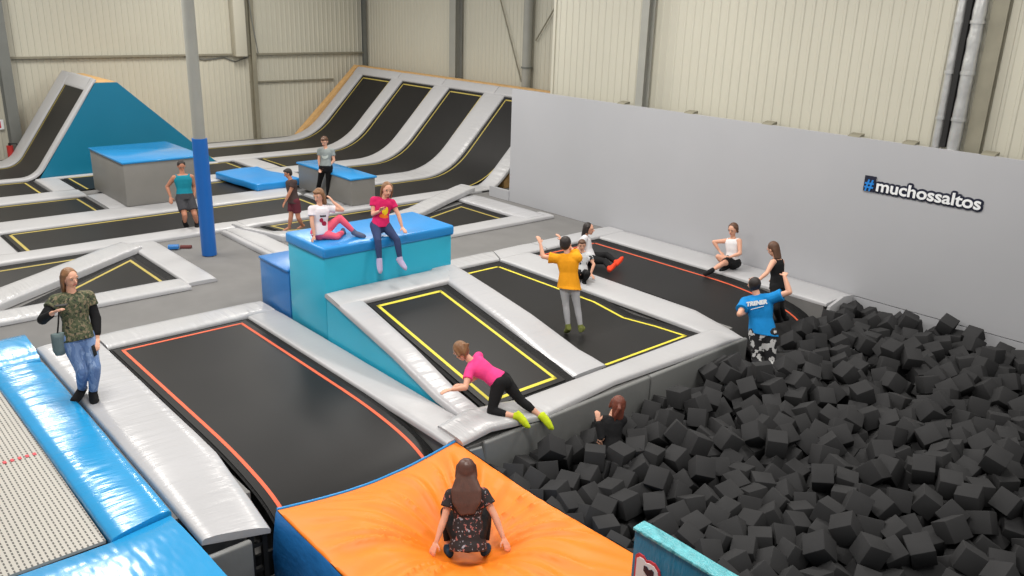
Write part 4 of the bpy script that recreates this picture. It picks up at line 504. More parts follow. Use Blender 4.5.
cable([(-29.7, 11.5, 2.9), (-29.7, 12.2, 2.78), (-29.7, 12.9, 2.85), (-29.7, 13.3, 2.7), (-29.7, 13.75, 2.84)], .02, 'dark cable looping under the back wall rail beside the casing')
t = thing('fire_extinguisher', 'small red fire extinguisher standing at the foot of the dark wall column', 'fire extinguisher', (-29.05, 5.72, -.07))
part('cylinder', cyl((-29.05, 5.72, 0), (-29.05, 5.72, .45), .09, n=16), M['red'], t)
part('neck', cyl((-29.05, 5.72, .45), (-29.05, 5.72, .53), .035, n=10), M['dark'], t)
part('hose', tube([V((-29.05, 5.74, .5)), V((-29.0, 5.9, .5)), V((-28.98, 5.98, .3)), V((-28.98, 5.95, .12))], .018), M['dark'], t)
t = thing('fire_sign', 'small white sign with red symbol on the back wall at left edge', 'sign', (-29.7, 5.62, .95))
part('board', box(-29.7, -29.68, 5.5, 5.78, .85, 1.15), M['white'], t)
part('symbol', box(-29.68, -29.675, 5.55, 5.7, .9, 1.1), M['redprint'], t, 'red symbol')

# padded column
t = thing('padded_column', 'tall grey round column with bright blue padding round its lower half', 'column', (-16.4, 6.5, -.07))
part('shaft', cyl((-16.4, 6.5, -.07), (-16.4, 6.5, 7.5), .115, n=28), M['steel'], t)
part('padding', cyl((-16.4, 6.5, -.06), (-16.4, 6.5, 2.3), .145, n=28), M['colblue'], t, 'bright blue padding')
# ------------------------------------------------------------------ pale grey board wall, sign, ducts
W0 = 14.9
wall = prism([(-16.7, -.07), (-6.95, -.07), (-6.95, -.02), (3.5, -.02), (3.5, 2.88), (-16.7, 2.88)], 'y', W0, W0+.07)
struct('wall_padded_board', wall, M['graywall'])
struct('wall_padded_board_lower', box(-6.95, 3.5, W0, W0+.07, -1.36, -.035), M['graywall'])
struct('trim_kick_board', box(-17.5, -16.7, W0-.02, W0+.05, -.07, .2), M['graywall'])
for i, x in enumerate((-13.1, -11.2, -9.3, -7.5, -6.5, -5.2)):
    lab = ['first wooden bracket from the left on top of the pale grey wall', 'second wooden bracket from the left on top of the pale grey wall', 'wooden bracket in the middle of the top of the pale grey wall', 'wooden bracket on the wall top well left of the silver ducts',
           'wooden bracket on the wall top touching the left silver duct', 'wooden bracket on the wall top right of the silver ducts'][i]
    top('wall_bracket', prism([(W0-.0, 2.88), (W0+.2, 2.88), (W0+.2, 2.935), (W0+.04, 2.91)], 'x', x, x+.22), M['rail'], lab, 'bracket')
def duct(x, r, label):
    t = thing('duct_pipe', label, 'duct', (x, 15.0, 2.3))
    y = 15.06
    part('foil_wrap', cyl((x, y, 2.4), (x, y, 7.5), r, n=22, rings=34, wob=.008), M['duct'], t)
    for z in (3.35, 4.1, 4.9, 5.7): part('joint_band', cyl((x, y, z), (x, y, z+.05), r+.014, n=22), M['duct'], t)
    part('end_cap', cyl((x, y, 2.32), (x, y, 2.42), r*.8, n=22), M['darksteel'], t)
top('duct_gap_shade', box(-5.9, -5.82, 15.0, 15.2, 2.9, 7.5), M['dark'], 'dark strip standing in for the shadow in the gap between the two silver ducts', 'rail')  # added black strip that imitates the shadow between the ducts
duct(-5.99, .07, 'narrow silver foil-wrapped duct, left of the pair above the sign')
duct(-5.7, .105, 'wider silver foil-wrapped duct, right of the pair above the sign')
# sign lettering
def text_mesh(txt, size, off, ext, align='LEFT', shear=0.):
    cu = bpy.data.curves.new('t', 'FONT'); cu.body = txt; cu.size = size; cu.offset = off; cu.extrude = ext; cu.align_x = align; cu.shear = shear; cu.resolution_u = 6
    ob = bpy.data.objects.new('t', cu); COL.objects.link(ob)
    dg = bpy.context.evaluated_depsgraph_get(); me = bpy.data.meshes.new_from_object(ob.evaluated_get(dg))
    bpy.data.objects.remove(ob); bpy.data.curves.remove(cu); me.materials.clear(); return me
st = thing('wall_sign', 'white #muchossaltos lettering with dark outline on the pale grey wall', 'sign', (-5.97, W0-.01, 2.05))
def sign_text(txt, size, off, ext, x, z, depth, width, m, name, label=None, yaw=0):
    me = text_mesh(txt, size, off, ext)
    xs = [v.co.x for v in me.vertices]; k = width/(max(xs)-min(xs))
    me.transform(Matrix.Scale(k, 4, (1, 0, 0)) @ Matrix.Translation((-min(xs), 0, 0)))
    me.transform(Matrix.Translation((x, W0-depth, z)) @ Matrix.Rotation(math.pi/2, 4, 'X'))
    return part(name, me, M[m], st, label)
def sign_outline(txt, size, off, x, z, depth, width, r):
    me = text_mesh(txt, size, off, .004); xs = [v.co.x for v in me.vertices]; k = width/(max(xs)-min(xs))
    me.transform(Matrix.Scale(k, 4, (1, 0, 0)) @ Matrix.Translation((-min(xs), 0, 0))); bm = bmesh.new()
    for i in range(12):
        m2 = me.copy(); a = i*math.pi/6; m2.transform(Matrix.Translation((r*math.cos(a), r*math.sin(a), .0003*i))); bm.from_mesh(m2); bpy.data.meshes.remove(m2)
    out = bpy.data.meshes.new('m'); bm.to_mesh(out); bm.free()
    out.transform(Matrix.Translation((x, W0-depth, z)) @ Matrix.Rotation(math.pi/2, 4, 'X'))
    return part('letter_outline', out, M['navy'], st, 'dark navy outline')
sign_outline('muchossaltos', .29, .006, -6.8, 1.995, .009, 1.78, .036)
sign_text('muchossaltos', .29, .006, .006, -6.8, 1.995, .026, 1.78, 'white', 'letters', 'white letters')
part('hash_tile', box(-7.04, -6.83, W0-.02, W0-.008, 1.96, 2.24), M['navy'], st, 'dark navy tile')
sign_text('#', .28, .006, .006, -7.02, 1.995, .028, .165, 'signblue', 'hash_symbol', 'blue hash symbol')

# ================================================================== far court, flat beds
def rect(x0, x1, y0, y1): return [(x0, y0), (x1, y0), (x1, y1), (x0, y1)]
R1, R2, R3, R4 = (-20.25, -18.5), (-23.07, -21.24), (-25.8, -23.9), (-28.45, -26.5)
K = 15.35
ramp = lambda: curve([(K, 0), (17.95, 2.45)], 0)
lane([(3.55, 0), (10.65, 0)], 'y', *R1, 'long flat black trampoline that the man in the teal tank top is on', 'dullyellow', lw=.06, ins=(.12, 0), ends=(.12, .28))
lane([(1.5, 0), (6.05, 0)], 'y', *R2, 'flat black trampoline at the left edge, just left of the big grey box', 'dullyellow', lw=.05, ins=(.15, 0), ends=(False, .22))
lane([(1.5, 0), (5.5, 0)], 'y', *R3, 'flat black trampoline at the left edge, in front of the steep launch ramp', 'dullyellow', lw=.05, ins=(.18, 0), ends=(False, .22))
lane([(6.16, 0), (11.2, 0)], 'y', *R3, 'flat black trampoline mostly hidden behind the big grey box', 'dullyellow', lw=.05, ins=(.16, 0), ends=(.18, .25))
lane([(8.5, 0), (11.15, 0)], 'y', *R2, 'flat black trampoline under the blue crash mat', 'dullyellow', lw=.05, ins=(.16, 0), ends=(.1, .25))
# the four beds that curve up into ramps
def ramp_path(y0): return curve([(y0, 0), (15.55, 0), (17.75, 2.25)], .95, 8)
lane(ramp_path(10.75), 'y', *R4, 'black ramp trampoline curving up by the back wall, farthest of the four', 'dullyellow', lw=.042, ins=(.14, .015), ends=(.15, .13))
lane(ramp_path(12.0), 'y', *R3, 'second black ramp trampoline from the back wall', 'dullyellow', lw=.042, ins=(.14, .015), ends=(.15, .13))
lane(ramp_path(11.95), 'y', *R2, 'third black ramp trampoline from the back wall', 'dullyellow', lw=.042, ins=(.14, .015), ends=(.15, .13))
lane(ramp_path(11.8), 'y', *R1, 'black ramp trampoline nearest the pale grey wall', 'dullyellow', lw=.042, ins=(.14, .015), ends=(.15, .13))
# grey pads between them
def rp(y0, dz=0.): return [(y, z) for y, z in curve([(y0, 0), (15.5, 0), (17.8, 2.3)], .95, 8)]
G = 'grey pad '
edgepad(rp(10.75), 'y', -29.1, -28.47, 'pad_x', 'grey pad along the back wall, curving up the outer edge of the farthest ramp')
edgepad(rp(10.75), 'y', -26.5, -25.82, 'pad_x', 'grey pad curving up between the farthest and second ramp')
edgepad(rp(8.4), 'y', -23.9, -23.07, 'pad_x', 'grey pad curving up between the second and third ramp')
edgepad(rp(11.75), 'y', -21.24, -20.25, 'pad_wrinkled_y', 'shiny wrinkled grey pad curving up between the third and nearest ramp')
edgepad([(y, z) for y, z in curve([(14.95, 0.0), (15.45, 0), (17.8, 2.3)], .7, 6)], 'y', -18.5, -17.9, 'pad_wrinkled_y', 'shiny wrinkled grey pad up the outer edge of the nearest ramp')
def rampcap(x0, x1, label):
    s = math.sqrt(.5); pad(slab([(x0, 17.72, 2.235), (x1, 17.72, 2.235)], [(x0, 17.97, 2.485), (x1, 17.97, 2.485)], .07), 'pad_x', label)
xs = [-29.1, -26.15, -23.5, -20.75, -17.9]
for i, l in enumerate(['farthest ramp', 'second ramp from the back wall', 'third ramp from the back wall', 'ramp nearest the pale grey wall']):
    rampcap(xs[i]+.01, xs[i+1]-.01, 'grey pad along the top edge of the ' + l)
# plywood structure carrying the ramps and its turquoise end panel
prof = [(15.85, -.07)] + [(y+.06, z-.14) for y, z in curve([(14.9, 0), (15.55, 0), (17.8, 2.3)], .95, 8)[6:]] + [(17.95, 2.4), (18.3, 2.4), (18.3, -.07)]
prof = [p for p in prof if p[1] >= -.07]
rs = thing('ramp_structure', 'plywood structure carrying the four curved ramp trampolines', 'ramp', (-23.5, 17.2, -.07))
part('plywood_body', prism(prof, 'x', -29.35, -17.98), M['wood'], rs)
part('side_panel', prism([(16.1, -.07), (18.0, 2.2), (18.3, 2.2), (18.3, -.07)], 'x', -17.98, -17.93), M['teal'], rs, 'deep teal end panel')
part('top_plank', box(-29.35, -17.98, 17.99, 18.28, 2.41, 2.5), M['wood'], rs)
part('edge_plank', prism([(15.3, -.06), (15.65, -.06), (17.98, 2.36), (17.98, 2.52), (15.3, .05)], 'x', -29.4, -29.12), M['wood'], rs)
# cross pads between the flat beds
P = lambda *a, m='pad_x', l='', **k: pad(rectpad(*a, **k), m, l)
P(-18.5, -17.9, 2.0, 8.0, m='pad_y', l='long grey pad in front of the bed of the man in teal tank top')
P(-18.5, -17.9, 8.01, 15.4, m='pad_y', l='long grey pad in front of the small grey box and the nearest ramp')
P(-21.24, -20.25, 1.5, 10.65, m='pad_y', l='long grey pad running along the front of the big grey box')
P(-23.9, -23.07, 1.5, 6.1, m='pad_y', l='grey pad between the two beds at the far left edge')
P(-25.82, -25.66, 5.7, 10.7, m='pad_y', l='narrow grey pad along the foot of the teal tower')
P(-20.25, -18.5, 2.6, 3.5, m='pad_x', l='grey end pad at the left end of the long flat trampoline')
P(-20.2, -18.55, 10.7, 11.75, m='pad_x', l='grey pad under the front end of the small grey box')
P(-23.05, -21.26, 11.18, 11.9, m='pad_x', l='grey pad under the back end of the small grey box')
P(-25.78, -23.92, 11.25, 11.95, m='pad_x', l='grey divider pad behind the small grey box and right of the blue crash mat')
P(-23.05, -21.26, 6.1, 8.45, m='pad_x', l='grey pad underneath the big grey box')
P(-25.78, -23.92, 5.55, 6.1, m='pad_x', l='grey divider pad between the launch ramp foot and the big grey box')
# ------------------------------------------------------------------ steep launch ramp on the left with its tower
lane(curve([(1.5, 0), (5.6, 0), (7.37, 2.57)], .35, 6), 'y', -28.12, -26.16, 'narrow black bed of the steep launch ramp at the left', 'dullyellow', ins=(.13, 0), lw=.045, ends=(False, .22))
lp = curve([(1.5, 0), (5.6, 0), (7.42, 2.62)], .35, 6)
edgepad(lp, 'y', -26.16, -25.84, 'pad_x', 'grey pad up the right edge of the steep launch ramp, beside the teal tower')
edgepad(lp, 'y', -29.0, -28.12, 'pad_x', 'grey pad up the left edge of the steep launch ramp, by the wall')
pad(slab([(-28.12, 7.19, 2.29), (-26.16, 7.19, 2.29)], [(-28.12, 7.43, 2.64), (-26.16, 7.43, 2.64)], .08), 'pad_x', 'grey pad across the top of the steep launch ramp')
tw = thing('ramp_tower', 'tall teal sided tower behind the steep launch ramp', 'ramp', (-27.3, 8.2, -.07))
tp = [(5.72, -.07), (7.42, 2.44), (8.0, 2.44), (10.7, -.07)]
part('plywood_body', prism(tp, 'x', -29.0, -25.92), M['wood'], tw)
part('side_panel', prism([(5.7, -.02), (7.4, 2.5), (8.02, 2.5), (10.72, -.02)], 'x', -25.92, -25.84), M['teal'], tw, 'deep teal side panel')
part('top_board', box(-28.95, -25.92, 7.45, 8.02, 2.45, 2.51), M['wood'], tw, 'bare wood top board')
# ------------------------------------------------------------------ boxes and crash mat
t = thing('vaulting_box', 'big grey box with a flat blue top, standing in front of the teal tower', 'box', (-22.35, 7.45, .0))
part('body', box(-23.62, -21.1, 6.46, 8.42, .015, 1.05, .012), M['boxgrey'], t)
part('top_panel', box(-23.66, -21.07, 6.43, 8.45, 1.05, 1.1, .015), M['bluetop'], t, 'glossy blue top')
t = thing('vaulting_box', 'small grey box with a blue top that a boy in a grey tee leans on', 'box', (-19.5, 11.25, .0))
part('body', box(-20.88, -18.16, 10.92, 11.62, .015, .67, .012), M['boxgrey'], t)
part('top_panel', box(-20.92, -18.12, 10.88, 11.66, .67, .72, .015), M['bluetop'], t, 'blue top')
bm = bmesh.new(); box_bm(bm, -1.12, 1.12, -.68, .68, 0, .17, .04, 3)
bmesh.ops.subdivide_edges(bm, edges=[e for e in bm.edges if e.calc_length() > .6], cuts=8, use_grid_fill=True)
me = bm_mesh(bm, shade=45); me.transform(Matrix.Translation((-22.22, 10.36, .0)) @ Matrix.Rotation(math.radians(5), 4, 'Z'))
for v in me.vertices:
    v.co.z += .04*noise.noise(v.co*1.3) + (.03 if v.co.z > .1 else 0)
top('crash_mat', me, M['blue'], 'blue crash mat lying on a bed between the padded column and the small grey box', 'mat')
# ------------------------------------------------------------------ diagonal beds in front of the far court
poly_tramp([(-14.9, 2.35), (-14.9, 5.4), (-17.35, 5.38)], 'black triangular trampoline behind the woman in camouflage top', stripe=[(-14.95, 2.9), (-14.95, 5.1), (-16.85, 5.1)], lw=.055)
poly_tramp([(-17.85, 2.2), (-17.85, 4.95), (-16.1, 2.2)], 'black triangular trampoline with its tip behind the diagonal grey pad at left', stripe=[(-17.5, 2.2), (-17.5, 5.0), (-15.8, 2.2)], lw=.055)
pad(slab([(-17.92, 5.25, .07), (-15.6, 1.9, .07)], [(-17.35, 5.5, .07), (-14.95, 2.1, .07)], .13), 'pad_wrinkled_y', 'diagonal grey pad running left behind the woman in camouflage top')
P(-17.85, -14.7, 5.38, 5.93, m='pad_x', l='grey pad right of the triangular bed, left of the blue padded column')
P(-15.08, -14.5, 1.6, 5.37, m='pad_wrinkled_y', l='grey pad in front of the triangular bed, behind the woman', z=.005)
diag = [(-17.85, 7.75), (-16.75, 8.1), (-16.3, 9.0), (-16.4, 10.6), (-16.85, 11.9), (-17.35, 12.95), (-17.9, 14.4)]
poly_tramp([(-17.85, 8.3), (-17.85, 13.7), (-17.25, 12.5), (-16.75, 11.0), (-16.7, 9.3), (-17.0, 8.5)], 'black bed tucked behind the curving pad, where the boy in brown walks', ins=.14, lw=.05)
poly_tramp([(-15.2, 8.05), (-15.2, 13.63), (-17.1, 13.63), (-16.35, 11.3), (-15.95, 9.2), (-16.1, 8.05)], 'black bed with yellow corner behind the turquoise block', stripe=[(-15.0, 8.4), (-15.0, 13.33), (-16.78, 13.33), (-16.05, 11.3), (-15.7, 9.4), (-15.8, 8.4)], lw=.05)
dL = [V((x, y, .05+.0*y)) for x, y in diag]; dL[-1].z = .2; dL[-2].z = .1
pad(slab([p + V((-.28, 0, 0)) for p in dL], [p + V((.3, .05, 0)) for p in dL], .12), 'pad_wrinkled_y', 'curving grey pad running behind the turquoise block to a raised right end')
P(-17.85, -15.2, 7.5, 8.0, m='pad_x', l='grey pad running forward beside the blue padded column to the step box')
P(-17.8, -14.9, 7.36, 7.49, m='pad_x', l='narrow grey edging strip right of the blue padded column')
P(-17.45, -14.7, 13.68, 14.4, m='pad_wrinkled', l='grey pad sloping forward at the foot of the pale grey wall', z=.02)
P(-15.15, -14.6, 7.6, 14.55, m='pad_y', l='long grey front pad on the carpet behind the turquoise block', z=.005)
# small things on the carpet by the column
t = top('sock_pair', slab([(-17.3, 6.02, .03), (-17.2, 6.2, .03)], [(-17.2, 5.96, .03), (-17.1, 6.14, .03)], .08), M['deepblue'], 'small blue shoe left on the carpet near the blue padded column', 'shoe')
t = top('shoe', slab([(-17.26, 6.26, -.01), (-17.14, 6.44, -.01)], [(-17.18, 6.2, -.01), (-17.06, 6.38, -.01)], .06), M['maroon'], 'small dark red shoe on the carpet beside the blue shoe', 'shoe')

# ================================================================== front deck
# left launch bed with orange border, its end hanging down to the airbag
dr = curve([(-12.5, 0), (-8.6, 0), (-7.6, -.1), (-7.12, -.32)], .6, 5)
lane(dr, 'x', 3.33, 5.5, 'long black trampoline with orange border line leading to the orange airbag', 'orange_line', ins=(.12, .17), lw=.045, ends=(.16, False), d=-.045)
lp = [(-13.1, 0), (-8.3, 0), (-7.5, -.02), (-7.1, -.05)]
pad(slab([(-13.1, 2.5, 0), (-9, 2.5, 0), (-7.1, 2.5, .0)], [(-13.1, 3.3, 0), (-8.6, 3.3, 0), (-7.0, 3.16, -.09)], .07, crown=.03, wob=.012), 'pad_wrinkled', 'broad light grey pad the woman in camouflage top stands on')
P(-13.1, -12.52, 3.32, 6.0, m='pad_wrinkled_y', l='shiny wrinkled grey pad across the far end of the orange-bordered bed')
P(-12.5, -7.15, 5.5, 6.02, m='pad_x', l='long grey pad between the orange-bordered bed and the turquoise side panel')
# turquoise block, step and raised bed
t = thing('padded_block', 'large turquoise block with blue cushion top that two girls sit on', 'block', (-11.47, 7.25, -.07))
part('body', box(-12.03, -10.9, 6.05, 8.45, -.07, 1.27, .008), M['turq'], t)
part('top_cushion', box(-12.07, -10.86, 6.02, 8.49, 1.27, 1.44, .04, 4), M['blue'], t, 'bright blue cushion top')
t = thing('step_block', 'lower blue step block attached behind the turquoise block', 'step', (-12.56, 7.25, -.07))
part('body', box(-13.1, -12.08, 6.05, 8.43, -.07, .74, .01), M['deepblue'], t)
part('top_cushion', box(-13.12, -12.08, 6.03, 8.45, .74, .79, .02, 3), M['deepblue'], t)
S3 = [(-10.9, .745), (-10.3, .63), (-9.04, .36), (-8.05, .08), (-7.5, .01)]
zz = lambda x: next(S3[i][1]+(x-S3[i][0])*(S3[i+1][1]-S3[i][1])/(S3[i+1][0]-S3[i][0]) for i in range(len(S3)-1) if x <= S3[i+1][0]+1e-6)
t = thing('wedge_plinth', 'turquoise wedge panel under the sloping trampoline', 'ramp', (-9.5, 7.2, -.07))
part('side_panel', prism([(-10.88, -.07), (-7.95, -.07), (-8.05, -.02), (-9.04, .3), (-10.3, .56), (-10.88, .67)], 'y', 6.05, 6.1), M['turq'], t)
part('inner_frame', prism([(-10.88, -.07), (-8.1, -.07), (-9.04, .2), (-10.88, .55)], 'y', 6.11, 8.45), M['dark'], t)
lane([(-10.5, .67), (-7.45, .03)], 'x', 6.4, 8.05, 'sloping black trampoline with yellow border in front of the turquoise block', 'yellow', ins=(.16, .27), lw=.05, ends=(.22, .14), d=-.05)
pad(slab([(-10.88, 6.03, .745), (-10.88, 8.5, .745)], [(-10.42, 6.03, .66), (-10.42, 8.5, .66)], .08), 'pad_y', 'grey pad along the foot of the turquoise block')
def s3pts(y0, y1=None, x0=-10.41, x1=-7.52, dz=.0):
    y1 = y0 if y1 is None else y1; xsn = [x0, -9.9, -9.04, -8.5, -8.05, x1]
    return [(x, y0+(y1-y0)*(x-x0)/(x1-x0), zz(x)+dz) for x in xsn]
pad(slab(s3pts(6.02, x0=-10.45, dz=.012), s3pts(6.43, 6.36, x0=-10.45, dz=.012), .08), 'pad_wrinkled', 'shiny wrinkled grey pad sloping down the left side of the yellow-bordered bed')
pad(slab(s3pts(8.03, x0=-10.9, dz=.01), s3pts(8.52, 8.72, x0=-10.9, dz=.01), .08), 'pad_wrinkled', 'grey pad sloping down between the two yellow-bordered trampolines')
part('side_skirt', prism([(-12.5, -.07), (-7.6, -.07), (-8.05, -.02), (-9.04, .3), (-10.88, .66), (-10.95, .66), (-12.5, -.02)], 'y', 8.46, 8.5), M['skirt'], t)
# flat bed with yellow border: pressed down under the jumping boy
lane([(-12.55, 0), (-9.6, 0), (-8.9, -.09), (-8.2, -.03), (-7.5, 0)], 'x', 8.53, 10.97, 'wide black trampoline with yellow border that the boy in orange jumps on', 'yellow', ins=(.2, .27), lw=.05, ends=(.3, .06), d=-.045)
pad(slab([(-13.1, 8.6, 0), (-13.1, 11.25, 0)], [(-12.57, 8.6, 0), (-12.57, 11.0, 0)], .07), 'pad_wrinkled_y', 'grey pad at the far end of the bed the boy in orange jumps on')
pad(slab([(-13.1, 11.28, 0), (-13.1, 12.35, 0)], [(-12.57, 11.03, 0), (-12.57, 12.35, 0)], .07), 'pad_y', 'grey pad at the far end between the yellow and orange bordered beds')
P(-13.1, -12.57, 12.37, 14.88, m='pad_y', l='grey pad at the far end of the bed beside the pale grey wall')
pad(slab([(-12.55, 11.0, 0), (-8.2, 11.0, 0), (-7.5, 11.0, 0)], [(-12.55, 11.85, 0), (-8.2, 11.8, -.02), (-7.0, 11.55, -.1)], .07), 'pad_x', 'grey pad the boy in the printed tee kneels on, between two beds')
d5 = curve([(-12.55, 0), (-8.6, 0), (-7.4, -.16), (-6.95, -.5)], .6, 5)
lane(d5, 'x', 11.85, 13.98, 'long black trampoline with orange border beside the pale grey wall', 'orange_line', ins=(0, .38), lw=.045, ends=(.22, False), d=-.045)
P(-12.55, -6.95, 14.0, 14.88, m='pad_x', l='wide grey pad along the foot of the pale grey wall')
pad(slab([(-7.48, 6.9, .0), (-7.48, 8.4, .0), (-7.48, 11.2, .0)], [(-6.93, 6.75, 0), (-7.05, 8.4, .02), (-6.95, 11.3, .0)], .07), 'pad_y', 'long grey pad along the pit edge in front of the yellow-bordered beds')
pad(slab([(-7.5, 5.62, .05), (-7.5, 6.05, .12), (-7.45, 6.9, .04)], [(-7.0, 5.62, .03), (-6.98, 6.05, .09), (-6.88, 6.95, .03)], .07, crown=.02), 'pad_wrinkled_y', 'buckled grey pad under the knee of the climbing girl')
# vinyl skirts facing the pit
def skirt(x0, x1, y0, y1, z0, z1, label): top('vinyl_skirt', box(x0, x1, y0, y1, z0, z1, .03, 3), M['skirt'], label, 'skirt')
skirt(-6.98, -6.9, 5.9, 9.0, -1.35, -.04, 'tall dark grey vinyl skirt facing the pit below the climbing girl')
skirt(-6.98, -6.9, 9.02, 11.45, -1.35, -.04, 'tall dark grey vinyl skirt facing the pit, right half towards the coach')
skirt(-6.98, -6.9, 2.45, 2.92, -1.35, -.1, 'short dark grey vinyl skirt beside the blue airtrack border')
top('vinyl_skirt', prism([(13.93, -.75), (14.85, -.95), (14.87, .0), (14.5, .04), (14.02, -.06)], 'x', -6.94, -6.88, .01), M['pad_y'], 'light grey end pad standing where the orange-bordered bed meets the grey wall', 'pad')
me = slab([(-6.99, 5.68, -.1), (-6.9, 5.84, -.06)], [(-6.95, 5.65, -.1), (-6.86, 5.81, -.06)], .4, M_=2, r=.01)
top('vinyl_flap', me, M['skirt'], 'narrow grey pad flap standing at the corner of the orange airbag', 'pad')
# dark framing under the end of the left bed
t = thing('bed_frame', 'dark steel frame in the gap beside the orange airbag', 'frame', (-7.1, 3.1, -1.36))
for y in (2.94, 3.08): part('post', box(-7.1, -7.04, y, y+.05, -1.36, -.12), M['dark'], t)
for z in (-.3, -.6): part('crossbar', box(-7.1, -7.05, 2.94, 3.13, z, z+.04), M['dark'], t)
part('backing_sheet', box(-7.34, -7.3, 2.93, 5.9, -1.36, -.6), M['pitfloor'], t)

# ================================================================== blue-bordered string bed, lower left
t = thing('string_bed', 'white woven string bed with glossy blue pads, lower left corner', 'trampoline', (-9.5, .5, -.1))
part('web', box(-12.3, -7.7, -1.2, 1.8, -.06, -.03), M['web'], t, 'white woven web')
bm = bmesh.new()
y = 1.72
while y > -1.1:
    box_bm(bm, -9.9, -9.84, y-.035, y, -.029, -.022); y -= .075
part('dashed_line', bm_mesh(bm), M['redprint'], t, 'red dashed centre line')
part('border_pad', slab([(-12.5, 1.78, .02), (-7.6, 1.82, .02)], [(-12.45, 2.45, .02), (-7.75, 2.45, .02)], .1, crown=.03, wob=.015), M['airblue'], t, 'glossy sky blue long pad')
part('border_pad', slab([(-7.68, -1.2, .0), (-7.6, 1.82, .0), (-7.72, 2.42, .0)], [(-5.9, -1.2, .0), (-5.9, 1.9, .0), (-5.9, 2.46, .0)], .1, crown=.03, wob=.015), M['airblue_y'], t, 'glossy sky blue near end pad')
part('border_pad', slab([(-13.65, -1.2, .04), (-13.6, 2.47, .05)], [(-12.3, -1.2, .05), (-12.48, 2.42, .045)], .1, crown=.05, wob=.05), M['airblue_y'], t, 'creased glossy blue far end pad')
part('frame', box(-13.5, -5.95, -1.2, 2.38, -.3, -.1), M['dark'], t)

# ================================================================== orange airbag
def airbag():
    X0, X1, Y0, Y1 = -7.13, -3.75, 3.3, 5.62
    cx, cy = -5.72, 4.68
    nx, ny = 110, 76; bm = bmesh.new(); g = []
    for i in range(nx+1):
        row = []
        for j in range(ny+1):
            u = i/nx; v = j/ny
            x = X0+(X1-X0)*u; y = Y0+(Y1-Y0)*v
            e = min(u, 1-u)*(X1-X0); e2 = min(v, 1-v)*(Y1-Y0); m = min(e, e2)
            dx, dy = x-cx, y-cy; d = math.hypot(dx, dy); th = math.atan2(dy, dx)
            z = .0 + .16*min(1, m/.5)*(1-.25*min(1, m/.5))
            z -= .44*math.exp(-(d/.58)**2)*min(1, m/.25+.25)
            z -= .10*math.exp(-(d/1.6)**2)
            w = math.exp(-((d-.75)/.62)**2)*min(1, m/.2+.15)*min(1, d/.55)**2
            ph = th*11+2.2*noise.noise(V((math.cos(th)*2, math.sin(th)*2, 0)))*2
            z += w*.05*(1-abs(math.sin(ph))**.5*1.6)
            z += .014*min(1, d/.6)**2*math.exp(-((d-1.1)/.7)**2)*math.sin(th*29+3*noise.noise(V((x*1.5, y*1.5, 0))))*min(1, m/.2)
            # back edge sags between its corners, right edge dips a little
            if u < .2: z -= .10*math.sin(math.pi*v)*(1-u/.2)
            yy = y
            row.append(bm.verts.new((x, yy, z)))
        g.append(row)
    for i in range(nx):
        for j in range(ny): bm.faces.new([g[i][j], g[i+1][j], g[i+1][j+1], g[i][j+1]])
    # hem turned down round the edge
    ring = [g[i][0] for i in range(nx)]+[g[nx][j] for j in range(ny)]+[g[i][ny] for i in range(nx, 0, -1)]+[g[0][j] for j in range(ny, 0, -1)]
    low = [bm.verts.new((v.co.x, v.co.y, v.co.z-.02)) for v in ring]
    n = len(ring); edge = [(v.co.x, v.co.y, v.co.z) for v in ring]
    for k in range(n): bm.faces.new([ring[k], low[k], low[(k+1) % n], ring[(k+1) % n]])
    t = thing('airbag', 'big orange airbag with blue sides that a long-haired girl crouches on', 'airbag', (-5.4, 4.45, -1.36))
    part('top_sheet', bm_mesh(bm, shade=80), M['bagorange'], t, 'orange top sheet')
    pts = [V(e) + V((-.012, 0, .004)) for e in edge if e[0] < X0+.001]; pts.sort(key=lambda v: v.y)
    part('piping', tube(pts, .016), M['blue'], t, 'bright blue piping')
    bm = bmesh.new(); rows = []
    for k, (dz, o) in enumerate([(-.0, .012), (-.03, .03), (-.25, .07), (-.5, .1), (-.75, .09), (-1.0, .05), (-1.34, .0)]):
        r = []
        for (x, y, z) in edge:
            ox = -1 if x < X0+.02 else (1 if x > X1-.02 else 0); oy = -1 if y < Y0+.02 else (1 if y > Y1-.02 else 0)
            s = 1/math.hypot(ox, oy) if (ox or oy) else 0
            w = .015*noise.noise(V((x*3, y*3, dz*4)))
            r.append(bm.verts.new((x+(ox*s*(o+w) if ox > 0 else ox*.005), y+oy*s*(o+w), (z+dz if dz > -.3 else z*.3+dz))))
        rows.append(r)
    for A, B in zip(rows, rows[1:]):
        for k in range(n): bm.faces.new([A[k], A[(k+1) % n], B[(k+1) % n], B[k]])
    bm.faces.new(rows[-1])
    part('side_wall', bm_mesh(bm, shade=60), M['bagblue'], t, 'blue side walls')
airbag()
# padded panel standing at the bottom edge
t = thing('barrier_panel', 'turquoise covered barrier panel with a printed badge at the bottom edge', 'panel', (-2.9, 4.85, -1.36))
part('panel', box(-3.66, -2.2, 4.74, 4.86, -1.36, .985, .01), M['panel_teal'], t)
me = slab([(-3.67, 4.73, 1.0), (-2.2, 4.73, 1.0)], [(-3.67, 4.875, 1.0), (-2.2, 4.875, 1.0)], .02, r=.006, wob=.01, crown=.004, step=.08)
part('top_cover', me, M['panel_top'], t, 'creased lighter turquoise top edge')
def blob(cx, cz, pts): return [(cx+a, cz+b) for a, b in pts]
shape = [(0, 0), (0, .15), (.03, .18), (.08, .18), (.11, .155), (.15, .17), (.2, .17), (.25, .13), (.27, .06), (.3, -.1), (.0, -.1)]
part('badge_rim', prism(blob(-3.62, .62, shape), 'y', 4.728, 4.739), M['redprint'], t, 'red rim of the badge')
